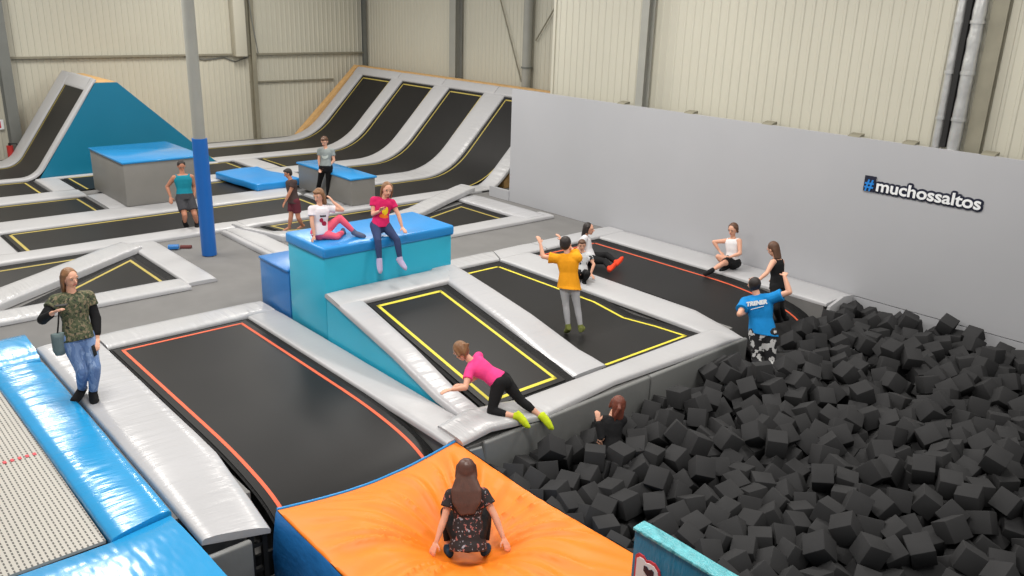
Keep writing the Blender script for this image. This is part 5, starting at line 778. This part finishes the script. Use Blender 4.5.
part('badge', prism(blob(-3.62, .62, [(.02+a*.86, b*.86) for a, b in shape]), 'y', 4.722, 4.7275), M['white'], t, 'white badge')
part('badge_lettering', prism(blob(-3.52, .68, [(0, 0), (.0, .045), (.03, .05), (.05, .03), (.08, .05), (.1, .04), (.1, -.02), (.04, -.03)]), 'y', 4.716, 4.7215), M['navy'], t, 'dark lettering')

# ================================================================== foam pit
def foam(kind):
    bm = bmesh.new(); s = .125; box_bm(bm, -s, s, -s, s, -s, s, .006, 2)
    for v in bm.verts: v.co += V((noise.noise(v.co*9+V((kind*5, 0, 0))), noise.noise(v.co*9+V((0, kind*5, 9))), noise.noise(v.co*9+V((9, 0, kind*5)))))*.004
    return bm_mesh(bm, shade=50)
fm = [foam(k) for k in range(4)]
for me in fm: me.materials.append(M['foam'])
for i, (x, y, z, a, b, c_) in enumerate(CUBES[:300]):
    o = bpy.data.objects.new('foam_cube', fm[i % 4]); COL.objects.link(o); o.location = (x, y, z); o.rotation_euler = (a, b, c_)
    if y > 14.2: l, g = 'dark grey foam cube lying against the pale grey wall at the pit edge', 'foam cubes along the grey wall'
    elif x < -6.45: l, g = 'dark grey foam cube lying against the grey vinyl skirt of the pit', 'foam cubes along the skirt'
    elif y < 6.25: l, g = 'dark grey foam cube lying beside the orange airbag or the barrier panel', 'foam cubes beside the airbag'
    elif z > -.33: l, g = 'dark grey foam cube lying on top of the heap in the open pit', 'foam cubes on top of the heap'
    else: l, g = 'dark grey foam cube lying sunk between others in the open pit', 'foam cubes sunk in the heap'
    o['label'] = l; o['category'] = 'foam cube'; o['group'] = g
bm = bmesh.new()
for i, (x, y, z, a, b, c_) in enumerate(CUBES[300:]):
    m2 = fm[i % 4].copy(); m2.transform(Matrix.Translation((x, y, z)) @ Euler((a, b, c_)).to_matrix().to_4x4()); bm.from_mesh(m2); bpy.data.meshes.remove(m2)
me = bpy.data.meshes.new('foam'); bm.to_mesh(me); bm.free(); smooth(me, 50)
o = top('foam_cubes', me, M['foam'], 'the remaining dark grey foam cubes heaped in the pit', 'foam cubes'); o['kind'] = 'stuff'
# ================================================================== people
def v_(p): return V(p)
class Vol:
    """closed shells that are fused into one continuous surface by a voxel remesh"""
    def __init__(s): s.bm = bmesh.new()
    def ell(s, c, axes):
        """axes: three vectors (already scaled)"""
        c = V(c); A, B, Cc = axes; nu, nv = 14, 9; rows = []
        topv = s.bm.verts.new(c+Cc); bot = s.bm.verts.new(c-Cc)
        for j in range(1, nv):
            ph = math.pi*j/nv; r = []
            for i in range(nu):
                th = 2*math.pi*i/nu; r.append(s.bm.verts.new(c+A*(math.sin(ph)*math.cos(th))+B*(math.sin(ph)*math.sin(th))+Cc*math.cos(ph)))
            rows.append(r)
        for i in range(nu):
            s.bm.faces.new([topv, rows[0][i], rows[0][(i+1) % nu]]); s.bm.faces.new([bot, rows[-1][(i+1) % nu], rows[-1][i]])
        for a, b in zip(rows, rows[1:]):
            for i in range(nu): s.bm.faces.new([a[i], b[i], b[(i+1) % nu], a[(i+1) % nu]])
    def sph(s, c, r): s.ell(c, (V((r, 0, 0)), V((0, r, 0)), V((0, 0, r))))
    def loft(s, rings, n=16):
        """rings: (centre, side vector, front vector) with scaled vectors"""
        R = []
        for c, a, b in rings:
            R.append([s.bm.verts.new(V(c)+a*math.cos(2*math.pi*i/n)+b*math.sin(2*math.pi*i/n)) for i in range(n)])
        for A, B in zip(R, R[1:]):
            for i in range(n): s.bm.faces.new([A[i], A[(i+1) % n], B[(i+1) % n], B[i]])
        s.bm.faces.new(R[0][::-1]); s.bm.faces.new(R[-1])
    def cone(s, pts, rr, hint=V((.31, .2, .93)), caps=True):
        """round tube through pts with radii rr"""
        pts = [V(p) for p in pts]; rings = []
        for i, p in enumerate(pts):
            d = (pts[min(i+1, len(pts)-1)]-pts[max(0, i-1)]).normalized(); a = d.cross(hint)
            if a.length < .1: a = d.cross(V((1, 0, 0)))
            a.normalize(); b = d.cross(a); rings.append((p, a*rr[i], b*rr[i]))
        s.loft(rings, 12)
        if caps: s.sph(pts[0], rr[0]*.98); s.sph(pts[-1], rr[-1]*.98)
    def mesh(s, vox, it=3, fac=.5):
        bmesh.ops.recalc_face_normals(s.bm, faces=s.bm.faces)
        me = bpy.data.meshes.new('v'); s.bm.to_mesh(me); s.bm.free()
        ob = bpy.data.objects.new('v', me); COL.objects.link(ob)
        rm = ob.modifiers.new('r', 'REMESH'); rm.mode = 'VOXEL'; rm.voxel_size = vox; rm.use_smooth_shade = True
        sm = ob.modifiers.new('s', 'SMOOTH'); sm.factor = fac; sm.iterations = it
        dg = bpy.context.evaluated_depsgraph_get(); out = bpy.data.meshes.new_from_object(ob.evaluated_get(dg))
        bpy.data.objects.remove(ob); bpy.data.meshes.remove(me)
        for p in out.polygons: p.use_smooth = True
        return out
def lerp(a, b, t): return a+(b-a)*t
SKIN = mat('skin', (222, 168, 142), .55, var=.04, vscale=12., spec=.35)
SKIN2 = mat('tanned_skin', (186, 128, 102), .55, var=.04, vscale=12., spec=.35)
EYEW = mat('eye_white', (190, 180, 172), .3, var=0); EYED = mat('eye_iris', (48, 36, 30), .3, var=0); LIP = mat('lips', (186, 102, 96), .5, var=0)
def cloth(name, rgb, r=.85): return mat(name, rgb, r, ((22, 22, 16), .35, .02), var=.08, vscale=7., spec=.25)
def pattern(name, base, spots, scale=14., thr=.56, rough=.85, stretch=(1, 1, 1)):
    """base cloth with irregular spots of the given colours"""
    m, nt, b = newmat(name); tc = N(nt, 'ShaderNodeTexCoord'); last = None
    for i, c in enumerate(spots):
        mp = N(nt, 'ShaderNodeMapping'); mp.inputs['Location'].default_value = (i*7.3, i*3.1, i*1.7); mp.inputs['Scale'].default_value = stretch
        nt.links.new(tc.outputs['Object'], mp.inputs['Vector'])
        nz = N(nt, 'ShaderNodeTexNoise', Scale=scale, Detail=2.); nt.links.new(mp.outputs['Vector'], nz.inputs['Vector'])
        g = N(nt, 'ShaderNodeMath', operation='GREATER_THAN'); g.inputs[1].default_value = thr; nt.links.new(nz.outputs['Fac'], g.inputs[0])
        mx = N(nt, 'ShaderNodeMix', data_type='RGBA'); nt.links.new(g.outputs[0], mx.inputs[0])
        if last is None: mx.inputs[6].default_value = srgb(*base)
        else: nt.links.new(last, mx.inputs[6])
        mx.inputs[7].default_value = srgb(*c); last = mx.outputs[2]
    nt.links.new(last, b.inputs['Base Color']); b.inputs['Roughness'].default_value = rough
    return m
def frame_of(J):
    N_, P_ = J['N'], J['P']; u = (N_-P_).normalized(); f = J['f']; s = u.cross(f)
    s = (J['sL']-J['sR']).normalized(); f2 = s.cross(u).normalized()
    if f2.dot(f) < 0: f2 = -f2
    return u, s, f2
def person(key, label, skin, hair, hairmat, topw, botw, shoes, kid=False, fem=False, extra=None, shoe_label=None):
    J = {k: (V(v) if isinstance(v, list) else v) for k, v in PEOPLE[key].items()}
    S = J['S']; hh = J['hh']; u, s, f = frame_of(J)
    zmin = min(J['aL'].z, J['aR'].z, J['tL'].z, J['tR'].z, J['P'].z)
    t = thing('person', label, 'person', (J['P'].x, J['P'].y, zmin-.05*S*.5))
    N_, P_, H = J['N'], J['P'], J['H']; hipax = (J['pL']-J['pR']).normalized()
    wide = (1.0 if kid else .94) if fem or kid else 1.06
    def torso(vol, off=0., lo=-.06, hi=1., flat=True, belly=1.):
        rings = []
        prof = ([(-.3, .116, .1), (-.18, .114, .092)] if lo < -.1 else [])+([(-.07, .108, .074), (.05, .1, .07), (.22, .09, .064)] if off > .01 else [(-.07, .088, .066), (.05, .094, .068), (.22, .086, .064)])+[(.42, .080, .058), (.62, .092, .066), (.82, .104, .066), (.94, .088, .055), (1.0, .045, .04)]
        for (q, a, b) in prof:
            if q < lo-1e-6 or q > hi+1e-6: continue
            ax = hipax.lerp(s, max(0, min(1, q))).normalized(); ff = ax.cross(u).normalized()
            if ff.dot(f) < 0: ff = -ff
            a2 = a*S*wide+off; b2 = b*S*(1.08 if q < .3 else 1)*belly+off
            rings.append((lerp(P_, N_, q)+ff*(.006*S), ax*a2, ff*b2))
        vol.loft(rings, 22)
    look = J['look'].normalized(); up = (H-N_).normalized()
    up = (up*.35+V((0, 0, 1))*.75); up = (up-look*up.dot(look)).normalized(); hs = up.cross(look).normalized()
    # ---- body
    b = Vol(); torso(b)
    b.cone([N_-u*.02*S, lerp(N_, H, .55)], [.036*S, .03*S], caps=False)
    b.cone([J['sL'], N_-u*.012*S, J['sR']], [.034*S, .04*S, .034*S])
    # head
    b.ell(H+up*.06*hh-look*.04*hh, (hs*.35*hh, look*.42*hh, up*.42*hh))
    b.ell(H-up*.2*hh+look*.08*hh, (hs*.265*hh, look*.3*hh, up*.29*hh))
    b.ell(H-up*.42*hh+look*.22*hh, (hs*.11*hh, look*.1*hh, up*.08*hh))
    b.cone([H+look*.37*hh-up*.0*hh, H+look*.46*hh-up*.14*hh], [.035*hh, .055*hh])
    for q in (-1, 1):
        b.ell(H+hs*q*.355*hh-up*.06*hh-look*.03*hh, (hs*.035*hh, look*.07*hh, up*.11*hh))
        b.ell(H+hs*q*.15*hh+look*.33*hh+up*.1*hh, (hs*.12*hh, look*.06*hh, up*.03*hh))
    for q in 'LR':
        sh, e, w, h = J['s'+q], J['e'+q], J['w'+q], J['h'+q]
        b.cone([sh, lerp(sh, e, .35), lerp(sh, e, .8), e], [.034*S, .031*S, .025*S, .0245*S])
        b.cone([e, lerp(e, w, .3), w], [.0245*S, .0245*S, .0155*S])
        # hand: palm, four unequal bent fingers and a thumb from the side of the palm
        d = (h-w).normalized(); fo = (w-e).normalized(); nn = d.cross(V((0, 0, 1)));
        if nn.length < .2: nn = d.cross(f)
        side = nn.normalized(); pn = side.cross(d).normalized()
        if pn.z > 0: pn = -pn      # palm faces down
        L = .1*S; pc = w+d*L*.3
        b.ell(pc, (side*.2*L*1.15, pn*.1*L, d*.34*L))
        for k, (o, ln) in enumerate([(-.155, .42), (-.05, .5), (.055, .47), (.16, .36)]):
            a0 = w+d*L*.5+side*o*L*1.1; a1 = a0+(d+side*o*.6+pn*.15)*L*ln*.55; a2 = a1+(d+side*o*.5+pn*.55).normalized()*L*ln*.5
            b.cone([a0, a1, a2], [.072*L, .066*L, .055*L])
        in_ = -1 if (hs.dot(side) > 0) == (q == 'L') else 1
        a0 = w+d*L*.2+side*in_*.16*L; a1 = a0+(d*.6+side*in_*.8+pn*.2).normalized()*L*.24; a2 = a1+(d*.9+side*in_*.3+pn*.3).normalized()*L*.2
        b.cone([a0, a1, a2], [.08*L, .072*L, .06*L])
        hp, k, a, tt = J['p'+q], J['k'+q], J['a'+q], J['t'+q]
        b.cone([hp, lerp(hp, k, .3), lerp(hp, k, .8), k], [.062*S, .054*S, .037*S, .034*S])
        b.cone([k, lerp(k, a, .28), lerp(k, a, .7), a], [.033*S, .034*S, .023*S, .0205*S])
        fd = (tt-a).normalized(); b.cone([a-fd*.015*S, a+fd*.05*S, tt-fd*.01*S], [.021*S, .019*S, .013*S])
    body = part('body', b.mesh(.0085*S/1.6 if S > 1.6 else .0078, 2, .4), skin, t)
    for q in (-1, 1):
        c = H+hs*q*.145*hh+look*.335*hh+up*.03*hh
        e = Vol(); e.ell(c, (hs*.058*hh, look*.05*hh, up*.024*hh)); me = bm_mesh(e.bm, shade=80); eo = part('eye', me, EYEW, body)
        e = Vol(); e.ell(c+look*.04*hh, (hs*.034*hh, look*.016*hh, up*.026*hh)); part('eye_iris', bm_mesh(e.bm, shade=80), EYED, t)
        e = Vol(); e.ell(c+look*.02*hh+up*.095*hh, (hs*.085*hh, look*.03*hh, up*.016*hh)); part('eyebrow', bm_mesh(e.bm, shade=80), hairmat, t)
    e = Vol(); e.ell(H-up*.255*hh+look*.37*hh, (hs*.105*hh, look*.03*hh, up*.03*hh)); part('mouth', bm_mesh(e.bm, shade=80), LIP, t)
    # ---- hair
    hv = Vol()
    back = hair.get('back', .1)
    hv.ell(H+up*.12*hh-look*.1*hh, (hs*.39*hh, look*.41*hh, up*.42*hh))
    hv.ell(H+up*.0*hh-look*.2*hh, (hs*.37*hh, look*.28*hh, up*.4*hh))
    if hair.get('fringe'): hv.ell(H+up*.36*hh+look*.2*hh, (hs*.27*hh, look*.2*hh, up*.14*hh))
    if hair.get('sides'):
        for q in (-1, 1):
            l = hair['sides']
            hv.cone([H+hs*q*.33*hh+up*.2*hh-look*.05*hh, H+hs*q*.39*hh-up*.2*hh-look*.05*hh, H+hs*q*.37*hh-up*(.2+l)*hh-look*.02*hh], [.1*hh, .09*hh, .04*hh])
    if hair.get('long'):
        l = hair['long']; o = hair.get('out', .0)
        bk = -look; bk.z = 0; bk.normalize()
        p0 = H+up*.1*hh+bk*.3*hh; dn = (up*-1*.3 + V((0, 0, -1))*.7)
        if hair.get('along'): dn = -u
        p1 = H+bk*.42*hh+dn*.55*hh; p2 = p1+dn*l*.5*hh+bk*o*hh; p3 = p2+dn*l*.5*hh+bk*o*.6*hh; w_ = hair.get('w', .33)
        hv.loft([(p0, hs*.36*hh, bk*.2*hh), (p1, hs*(w_+.03)*hh, bk*.17*hh), (p2, hs*w_*hh, bk*.14*hh), (p3, hs*w_*.5*hh, bk*.07*hh)], 18)
    if hair.get('tail'):
        q = hair['tail']; bk = -look
        p0 = H+up*.15*hh+bk*.42*hh; p1 = p0+bk*.25*hh-up*.1*hh; p2 = p1+V((0, 0, -1))*.45*hh+hs*q*.2*hh; p3 = p2+V((0, 0, -1))*.35*hh
        hv.cone([p0, p1, p2, p3], [.1*hh, .12*hh, .1*hh, .04*hh])
    ho = part('hair', hv.mesh(.009, 3), hairmat, t)
    if hair.get('band'): 
        e = Vol(); e.sph(H+up*.15*hh-look*.5*hh, .07*hh); part('hair_tie', bm_mesh(e.bm, shade=80), M['white'], ho, 'pale hair tie')
    # ---- top
    if topw:
        c = Vol(); sl = topw.get('sleeve', .45); off = topw.get('off', .012)
        lo = topw.get('hem', -.07)
        if topw.get('tank'): torso(c, off, lo, 1.)
        else: torso(c, off, lo, 1.)
        if topw.get('tank'):
            for q in 'LR':
                a = lerp(J['s'+q], N_, .3); c.cone([a-u*.06*S, a-u*.0*S, N_-u*.035*S], [.034*S+off*.6, .036*S+off*.6, .036*S+off*.6])
        else:
            c.cone([lerp(J['sL'], N_, .0), N_-u*.02*S, J['sR']], [.034*S+off, .038*S+off, .034*S+off])
            for q in 'LR':
                sh, e, w = J['s'+q], J['e'+q], J['w'+q]
                if sl <= 1: c.cone([sh, lerp(sh, e, sl*.5), lerp(sh, e, sl)], [.034*S+off, .034*S+off, .031*S+off*1.6], caps=False); c.sph(sh, .034*S+off)
                else: c.cone([sh, lerp(sh, e, .5), e, lerp(e, w, sl-1)], [.034*S+off, .031*S+off, .028*S+off, .021*S+off]); 
        part(topw.get('name', 'shirt'), c.mesh(.0105, 3), topw['mat'], t, topw.get('label'))
        if topw.get('under'):   # long dark sleeves below a short-sleeved top
            for q in 'LR':
                c = Vol(); sh, e, w = J['s'+q], J['e'+q], J['w'+q]
                c.cone([lerp(sh, e, .25), lerp(sh, e, .7), e, lerp(e, w, topw['under'])], [.038*S, .036*S, .037*S, .029*S])
                part('long_sleeve', c.mesh(.0095, 3), BLACKC, t, 'black long sleeve')
    # ---- bottom
    if botw:
        c = Vol(); ln = botw.get('len', 1.9); off = botw.get('off', .011)
        torso(c, off*.9, -.07, botw.get('waist', .22)); c.sph(P_-u*.03*S, .07*S+off*.5)
        for q in 'LR':
            hp, k, a = J['p'+q], J['k'+q], J['a'+q]
            if ln <= 1: c.cone([hp, lerp(hp, k, ln*.5), lerp(hp, k, ln)], [.062*S+off, .055*S+off*1.3, .047*S+off*1.8], caps=False); c.sph(hp, .062*S+off)
            else:
                c.cone([hp, lerp(hp, k, .3), lerp(hp, k, .8), k], [.062*S+off, .054*S+off, .038*S+off, .035*S+off])
                c.cone([k, lerp(k, a, .3), lerp(k, a, ln-1)], [.034*S+off, .034*S+off, .023*S+off], caps=False); c.sph(k, .034*S+off)
        part(botw.get('name', 'trousers'), c.mesh(.0105, 3), botw['mat'], t, botw.get('label'))
    # ---- shoes or socks
    for q in 'LR':
        if not shoes: break
        a, tt, k = J['a'+q], J['t'+q], J['k'+q]; fd = (tt-a).normalized(); c = Vol(); g = .013
        up2 = (k-a).normalized()
        c.cone([a+up2*.045*S, a], [.0225*S+g, .0235*S+g], caps=False); c.sph(a, .024*S+g*.8)
        c.cone([a-fd*.015*S, a+fd*.05*S, tt-fd*.01*S], [.021*S+g, .021*S+g, .016*S+g])
        sd = fd.cross(up2).normalized(); dn = fd.cross(sd).normalized()
        if dn.dot(up2) > 0: dn = -dn
        c.loft([(a-fd*.042*S+dn*.006*S, sd*.024*S, dn*.03*S), (a+fd*.01*S+dn*.004*S, sd*.032*S, dn*.037*S), (a+fd*.06*S+dn*.012*S, sd*.034*S, dn*.026*S), (tt+fd*.0*S+dn*.006*S, sd*.031*S, dn*.019*S), (tt+fd*.022*S+dn*.006*S, sd*.016*S, dn*.011*S)], 14)
        part(shoes.get('name', 'shoe'), c.mesh(.009, 2), shoes['mat'], t, shoes.get('label'))
    t['_'] = 0; del t['_']
    return t, J, (u, s, f, S)
BLACKC = cloth('black_cloth', (26, 26, 28))
def patch(J, fr, q, lat, w, h, m, name, parent, front=1, shape=None, lab=None):
    """a small printed area: thin cap hugging the chest (front=1) or the back (front=-1)"""
    u, s, f, S = fr; c = lerp(J['P'], J['N'], q)+s*lat; bm = bmesh.new(); rows = []
    a0 = .098*S+.02; b0 = .066*S+.017
    for i in range(7):
        v = -1+2*i/6; r = []
        for j in range(9):
            x = -1+2*j/8
            if shape == 'oval': x2 = x*math.sqrt(max(0, 1-v*v*.98)); 
            else: x2 = x
            X = x2*w/2; 
            z = front*b0*math.sqrt(max(.05, 1-((X+lat)/a0)**2))
            r.append(bm.verts.new(c+s*X+u*v*h/2+f*(z+front*.004)))
        rows.append(r)
    back = [[bm.verts.new(v.co-f*front*.004) for v in r] for r in rows]
    for A, B in zip(rows, rows[1:]):
        for k in range(8): bm.faces.new([A[k], A[k+1], B[k+1], B[k]])
    for A, B in zip(back, back[1:]):
        for k in range(8): bm.faces.new([A[k], B[k], B[k+1], A[k+1]])
    return part(name, bm_mesh(bm, shade=60), m, parent, lab)
HB = mat('brown_hair', (92, 62, 44), .55, ((60, 60, 8), .5, .01), var=.15, vscale=20.)
HBL = mat('dark_blonde_hair', (132, 94, 62), .5, ((60, 60, 8), .5, .01), var=.15, vscale=20.)
HD = mat('dark_hair', (38, 30, 28), .55, ((60, 60, 8), .5, .01), var=.15, vscale=20.)
HR = mat('auburn_hair', (112, 58, 42), .5, ((60, 60, 8), .5, .01), var=.15, vscale=20.)
DENIM = pattern('washed_denim', (96, 124, 170), [(132, 156, 194), (112, 138, 180)], scale=16., thr=.55, stretch=(1, 1, .35))
CAMO = pattern('camouflage_cloth', (74, 80, 56), [(34, 38, 30), (100, 98, 74), (52, 64, 42), (120, 108, 86)], scale=26., thr=.575)

person('woman', 'woman in camouflage top, black sleeves and light jeans standing with a phone', SKIN, dict(sides=.3, long=.55, w=.24), HBL,
       dict(mat=CAMO, sleeve=.42, hem=-.07, off=.022, under=.72, label='camouflage patterned top'), dict(mat=DENIM, len=1.9, off=.012, label='light washed jeans'), dict(mat=BLACKC, name='sock'), fem=True)
J = PEOPLE['woman']
def phone(h, d, label):
    h = V(h); d = V(d).normalized(); s_ = d.cross(V((0, 0, 1))).normalized(); n_ = s_.cross(d)
    me = box(-.035, .035, -.07, .07, -.005, .005, .004)
    R = Matrix((s_, d, n_)).transposed().to_4x4(); me.transform(R)
    o = top('phone', me, M['dark'], label, 'phone'); o.location = h+V((0, 0, o.location.z*0)); return o
hl = V(J['hL']); phone(hl+V((.02, -.02, -.07)), (0.1, 0.1, -1), 'black phone held low in the left hand of the woman in camouflage')
hr = V(J['hR']); phone(hr+V((.02, -.01, .03)), (.5, .75, .1), 'black phone held up before the chest of the woman in camouflage')
# shoulder bag at her hip
bag = Vol(); P0 = V(J['P']); rt = V(J['pR'])-V(J['pL']); rt.normalize(); fw = V(J['f'])
bc = P0+rt*.235+fw*.03+V((0, 0, .0))
bag.loft([(bc+V((0, 0, -.17)), rt*.055, fw*.035), (bc+V((0, 0, -.1)), rt*.08, fw*.055), (bc+V((0, 0, .08)), rt*.08, fw*.05), (bc+V((0, 0, .12)), rt*.08, fw*.03)], 16)
t = thing('shoulder_bag', 'grey-green shoulder bag hanging at the hip of the woman in camouflage', 'bag', tuple(bc+V((0, 0, -.17))))
part('pouch', bag.mesh(.01, 3), cloth('grey_green_fabric', (104, 120, 122)), t)
part('strap', tube([bc+V((0, 0, .1)), bc+V((0, 0, .25))-rt*.03, V(J['N'])+rt*.15+fw*.03], .01), BLACKC, t)

person('tank', 'man in teal tank top and dark shorts beside the blue padded column', SKIN2, dict(), HD,
       dict(mat=cloth('teal_cloth', (22, 130, 150)), tank=True, hem=-.07, off=.014, name='tank_top'), dict(mat=cloth('dark_grey_cloth', (66, 66, 70)), len=.75, off=.016, name='shorts'), dict(mat=BLACKC, name='sock'))
person('brown', 'boy in brown tee and dark red shorts walking left behind the block', SKIN2, dict(fringe=1), HD,
       dict(mat=cloth('brown_cloth', (72, 58, 56)), sleeve=.5, hem=-.07, off=.016), dict(mat=cloth('dark_red_cloth', (96, 42, 52)), len=.7, off=.01, name='shorts'), None, kid=True)
tp_, JJ, fr = person('grey', 'boy in grey tee and black trousers leaning on the small grey box', SKIN, dict(fringe=1), HB,
       dict(mat=cloth('heather_grey_cloth', (138, 146, 146)), sleeve=.5, hem=-.05, off=.014), dict(mat=BLACKC, len=1.9), dict(mat=BLACKC), kid=True)
patch(JJ, fr, .62, 0, .17, .16, cloth('pale_print', (182, 190, 186)), 'shirt_print', tp_, shape='oval', lab='pale chest print')
PINKP = cloth('coral_pink_cloth', (238, 98, 122))
tp_, JJ, fr = person('pinklegs', 'girl in white tee and coral pink leggings sitting on the turquoise block', SKIN, dict(sides=.35, fringe=1, long=.35), HBL,
       dict(mat=cloth('white_cloth', (226, 220, 226)), sleeve=.5, hem=-.07, off=.014), dict(mat=PINKP, len=1.85, off=.009, name='leggings'), dict(mat=cloth('navy_white_shoe', (96, 104, 128)), label='grey blue shoe'), kid=True, fem=True)
cr = cloth('crimson_print', (160, 34, 66)); bk = cloth('black_print', (50, 48, 60))
patch(JJ, fr, .66, 0.0, .1, .03, bk, 'shirt_print', tp_, lab='dark lettering band')
patch(JJ, fr, .5, -.025, .06, .07, cr, 'shirt_print', tp_, shape='oval', lab='crimson heart shape'); patch(JJ, fr, .36, .02, .08, .08, cr, 'shirt_print', tp_, shape='oval', lab='crimson heart shape')
tp_, JJ, fr = person('magenta', 'girl in magenta tee and blue jeans sitting on the edge of the turquoise block', SKIN, dict(sides=.55, long=.9, w=.3), HBL,
       dict(mat=cloth('magenta_cloth', (208, 36, 98)), sleeve=.42, hem=-.07, off=.014), dict(mat=cloth('dark_denim', (52, 66, 104)), len=1.9, off=.008, label='dark blue jeans'), dict(mat=cloth('white_purple_shoe', (188, 176, 210)), label='pale purple shoe'), kid=True, fem=True)
patch(JJ, fr, .58, .03, .1, .15, cloth('yellow_print', (238, 206, 44)), 'shirt_print', tp_, shape='oval', lab='yellow print')
patch(JJ, fr, .36, .02, .15, .07, cloth('orange_print', (240, 120, 40)), 'shirt_print', tp_, shape='oval', lab='orange print')
person('climber', 'girl in bright pink tee and black leggings climbing up the pit edge', SKIN, dict(sides=.05, tail=1), HBL,
       dict(mat=cloth('hot_pink_cloth', (240, 70, 140)), sleeve=.5, hem=-.05, off=.012), dict(mat=BLACKC, len=1.55, off=.01, name='leggings'), dict(mat=cloth('lime_sock', (198, 216, 40)), name='sock', label='lime green sock'), kid=True, fem=True)
person('jumper', 'boy in orange tee and grey trousers jumping with raised arms', SKIN, dict(), HD,
       dict(mat=cloth('amber_orange_cloth', (236, 158, 28)), sleeve=.6, hem=-.18, off=.032), dict(mat=cloth('light_grey_cloth', (168, 168, 172)), len=1.88, off=.004), dict(mat=cloth('olive_sock', (110, 116, 60)), name='sock'), kid=True)
person('redshoes', 'dark-haired girl in white tee sitting with orange-red shoes stretched out', SKIN, dict(long=.5, w=.3, sides=.15), HD,
       dict(mat=cloth('white_cotton', (222, 222, 226)), sleeve=.55, hem=-.07, off=.014), dict(mat=BLACKC, len=1.85), dict(mat=cloth('orange_red_shoe', (240, 74, 44)), label='orange-red shoe'), kid=True, fem=True)
person('printtee', 'small boy in black-printed pale tee kneeling on the pad beside the orange-shirted jumper', SKIN, dict(fringe=1), HB,
       dict(mat=pattern('white_tee_black_print', (206, 208, 210), [(40, 40, 44)], scale=13., thr=.58), sleeve=.5, hem=-.05, off=.014), dict(mat=BLACKC, len=1.85), dict(mat=BLACKC, name='sock'), kid=True)
person('whitetank', 'girl in white tank top sitting against the pale grey wall', SKIN, dict(sides=.05), HB,
       dict(mat=cloth('white_ribbed_cloth', (228, 226, 228)), tank=True, hem=.05, off=.012, name='tank_top'), dict(mat=BLACKC, len=.6, off=.012, name='shorts'), dict(mat=BLACKC, name='sock', label='black sock'), kid=True, fem=True)
person('blacktank', 'child in black tank top standing on the bed end facing the coach', SKIN, dict(long=.1), HB,
       dict(mat=BLACKC, tank=True, hem=-.07, off=.014, name='tank_top'), dict(mat=BLACKC, len=1.9), dict(mat=BLACKC, name='sock'), kid=True, fem=True)
tc_, JJ, fr = person('coach', 'man in bright blue tee with white back lettering standing in the foam pit', SKIN, dict(), HD,
       dict(mat=cloth('bright_blue_cloth', (24, 134, 204)), sleeve=.62, hem=-.07, off=.028), dict(mat=pattern('black_white_print_shorts', (34, 34, 38), [(206, 206, 206)], scale=9., thr=.54), len=1.3, off=.022, name='shorts', label='black shorts with white print'), dict(mat=BLACKC))
u_, s_, f_, S_ = fr
me = text_mesh('TRENER', .085, .006, .004, 'CENTER', .18)
cpos = lerp(JJ['P'], JJ['N'], .80)-f_*(.066*S_+.036)
xa = s_.cross(V((0, 0, 1))); R = Matrix((-s_ if True else s_, u_, -f_)).transposed().to_4x4()
if R.determinant() < 0: R = Matrix((s_, u_, -f_)).transposed().to_4x4()
me.transform(Matrix.Translation(cpos) @ R)
part('back_lettering', me, M['white'], tc_, 'white lettering')
me = box(-.1, .1, -.006, .004, -.003, .003); me.transform(Matrix.Translation(cpos-u_*.045) @ R @ Matrix.Rotation(.12, 4, 'Z'))
part('back_swoosh', me, M['white'], tc_, 'thin white underline')
person('pitgirl', 'auburn-haired girl in black sunk to her chest among the foam cubes', SKIN, dict(long=.55, w=.3, sides=.1, tail=1), HR,
       dict(mat=BLACKC, sleeve=1.9, hem=-.07, off=.014), dict(mat=BLACKC, len=1.9), dict(mat=BLACKC), kid=True, fem=True)
BB = pattern('black_tee_pale_print', (36, 30, 32), [(150, 150, 160), (160, 96, 90)], scale=26., thr=.64)
person('crouch', 'long-haired girl in patterned black tee crouching on the orange airbag', SKIN, dict(long=.95, w=.62, along=True, out=.05, sides=.5), HR and mat('long_brown_hair', (84, 54, 44), .42, ((60, 60, 5), .25, .006), var=.2, vscale=14.),
       dict(mat=BB, sleeve=.5, hem=-.3, off=.02), dict(mat=BLACKC, len=1.75, off=.01), dict(mat=cloth('teal_navy_sock', (34, 62, 84)), name='sock', label='dark teal sock'), kid=True, fem=True)

# ================================================================== light and camera
def lamp(x, y, z, sx, sy, power, col=(1, .96, .9), name='hall_lamp'):
    l = bpy.data.lights.new(name, 'AREA'); l.shape = 'RECTANGLE'; l.size = sx; l.size_y = sy; l.energy = power; l.color = col
    o = bpy.data.objects.new(name, l); COL.objects.link(o); o.location = (x, y, z); return o
for (x, y, p) in [(-25, 4, 300), (-25, 12, 300), (-18, 4, 260), (-18, 12, 260), (-11.5, 3, 270), (-11, 11, 300), (-5, 3.5, 270), (-4.5, 11.5, 200), (0, 7, 120)]:
    lamp(x, y, 7.3, 2.6, 1.2, p*1.17)
w = bpy.data.worlds.new('World'); SC.world = w; w.use_nodes = True
w.node_tree.nodes['Background'].inputs['Color'].default_value = (1, .985, .96, 1)
w.node_tree.nodes['Background'].inputs['Strength'].default_value = .34
cam = bpy.data.cameras.new('camera'); co = bpy.data.objects.new('camera', cam); COL.objects.link(co)
cam.sensor_fit = 'HORIZONTAL'; cam.sensor_width = 36; cam.lens = 847.2075*36/1024; cam.clip_end = 200
R = Matrix(CAMR)
co.matrix_world = Matrix.Translation((0, 0, 5)) @ R.to_4x4()
SC.camera = co
SC.view_settings.view_transform = 'Standard'; SC.view_settings.look = 'None'; SC.view_settings.exposure = .12; SC.view_settings.gamma = 1; SC.view_settings.use_curve_mapping = False
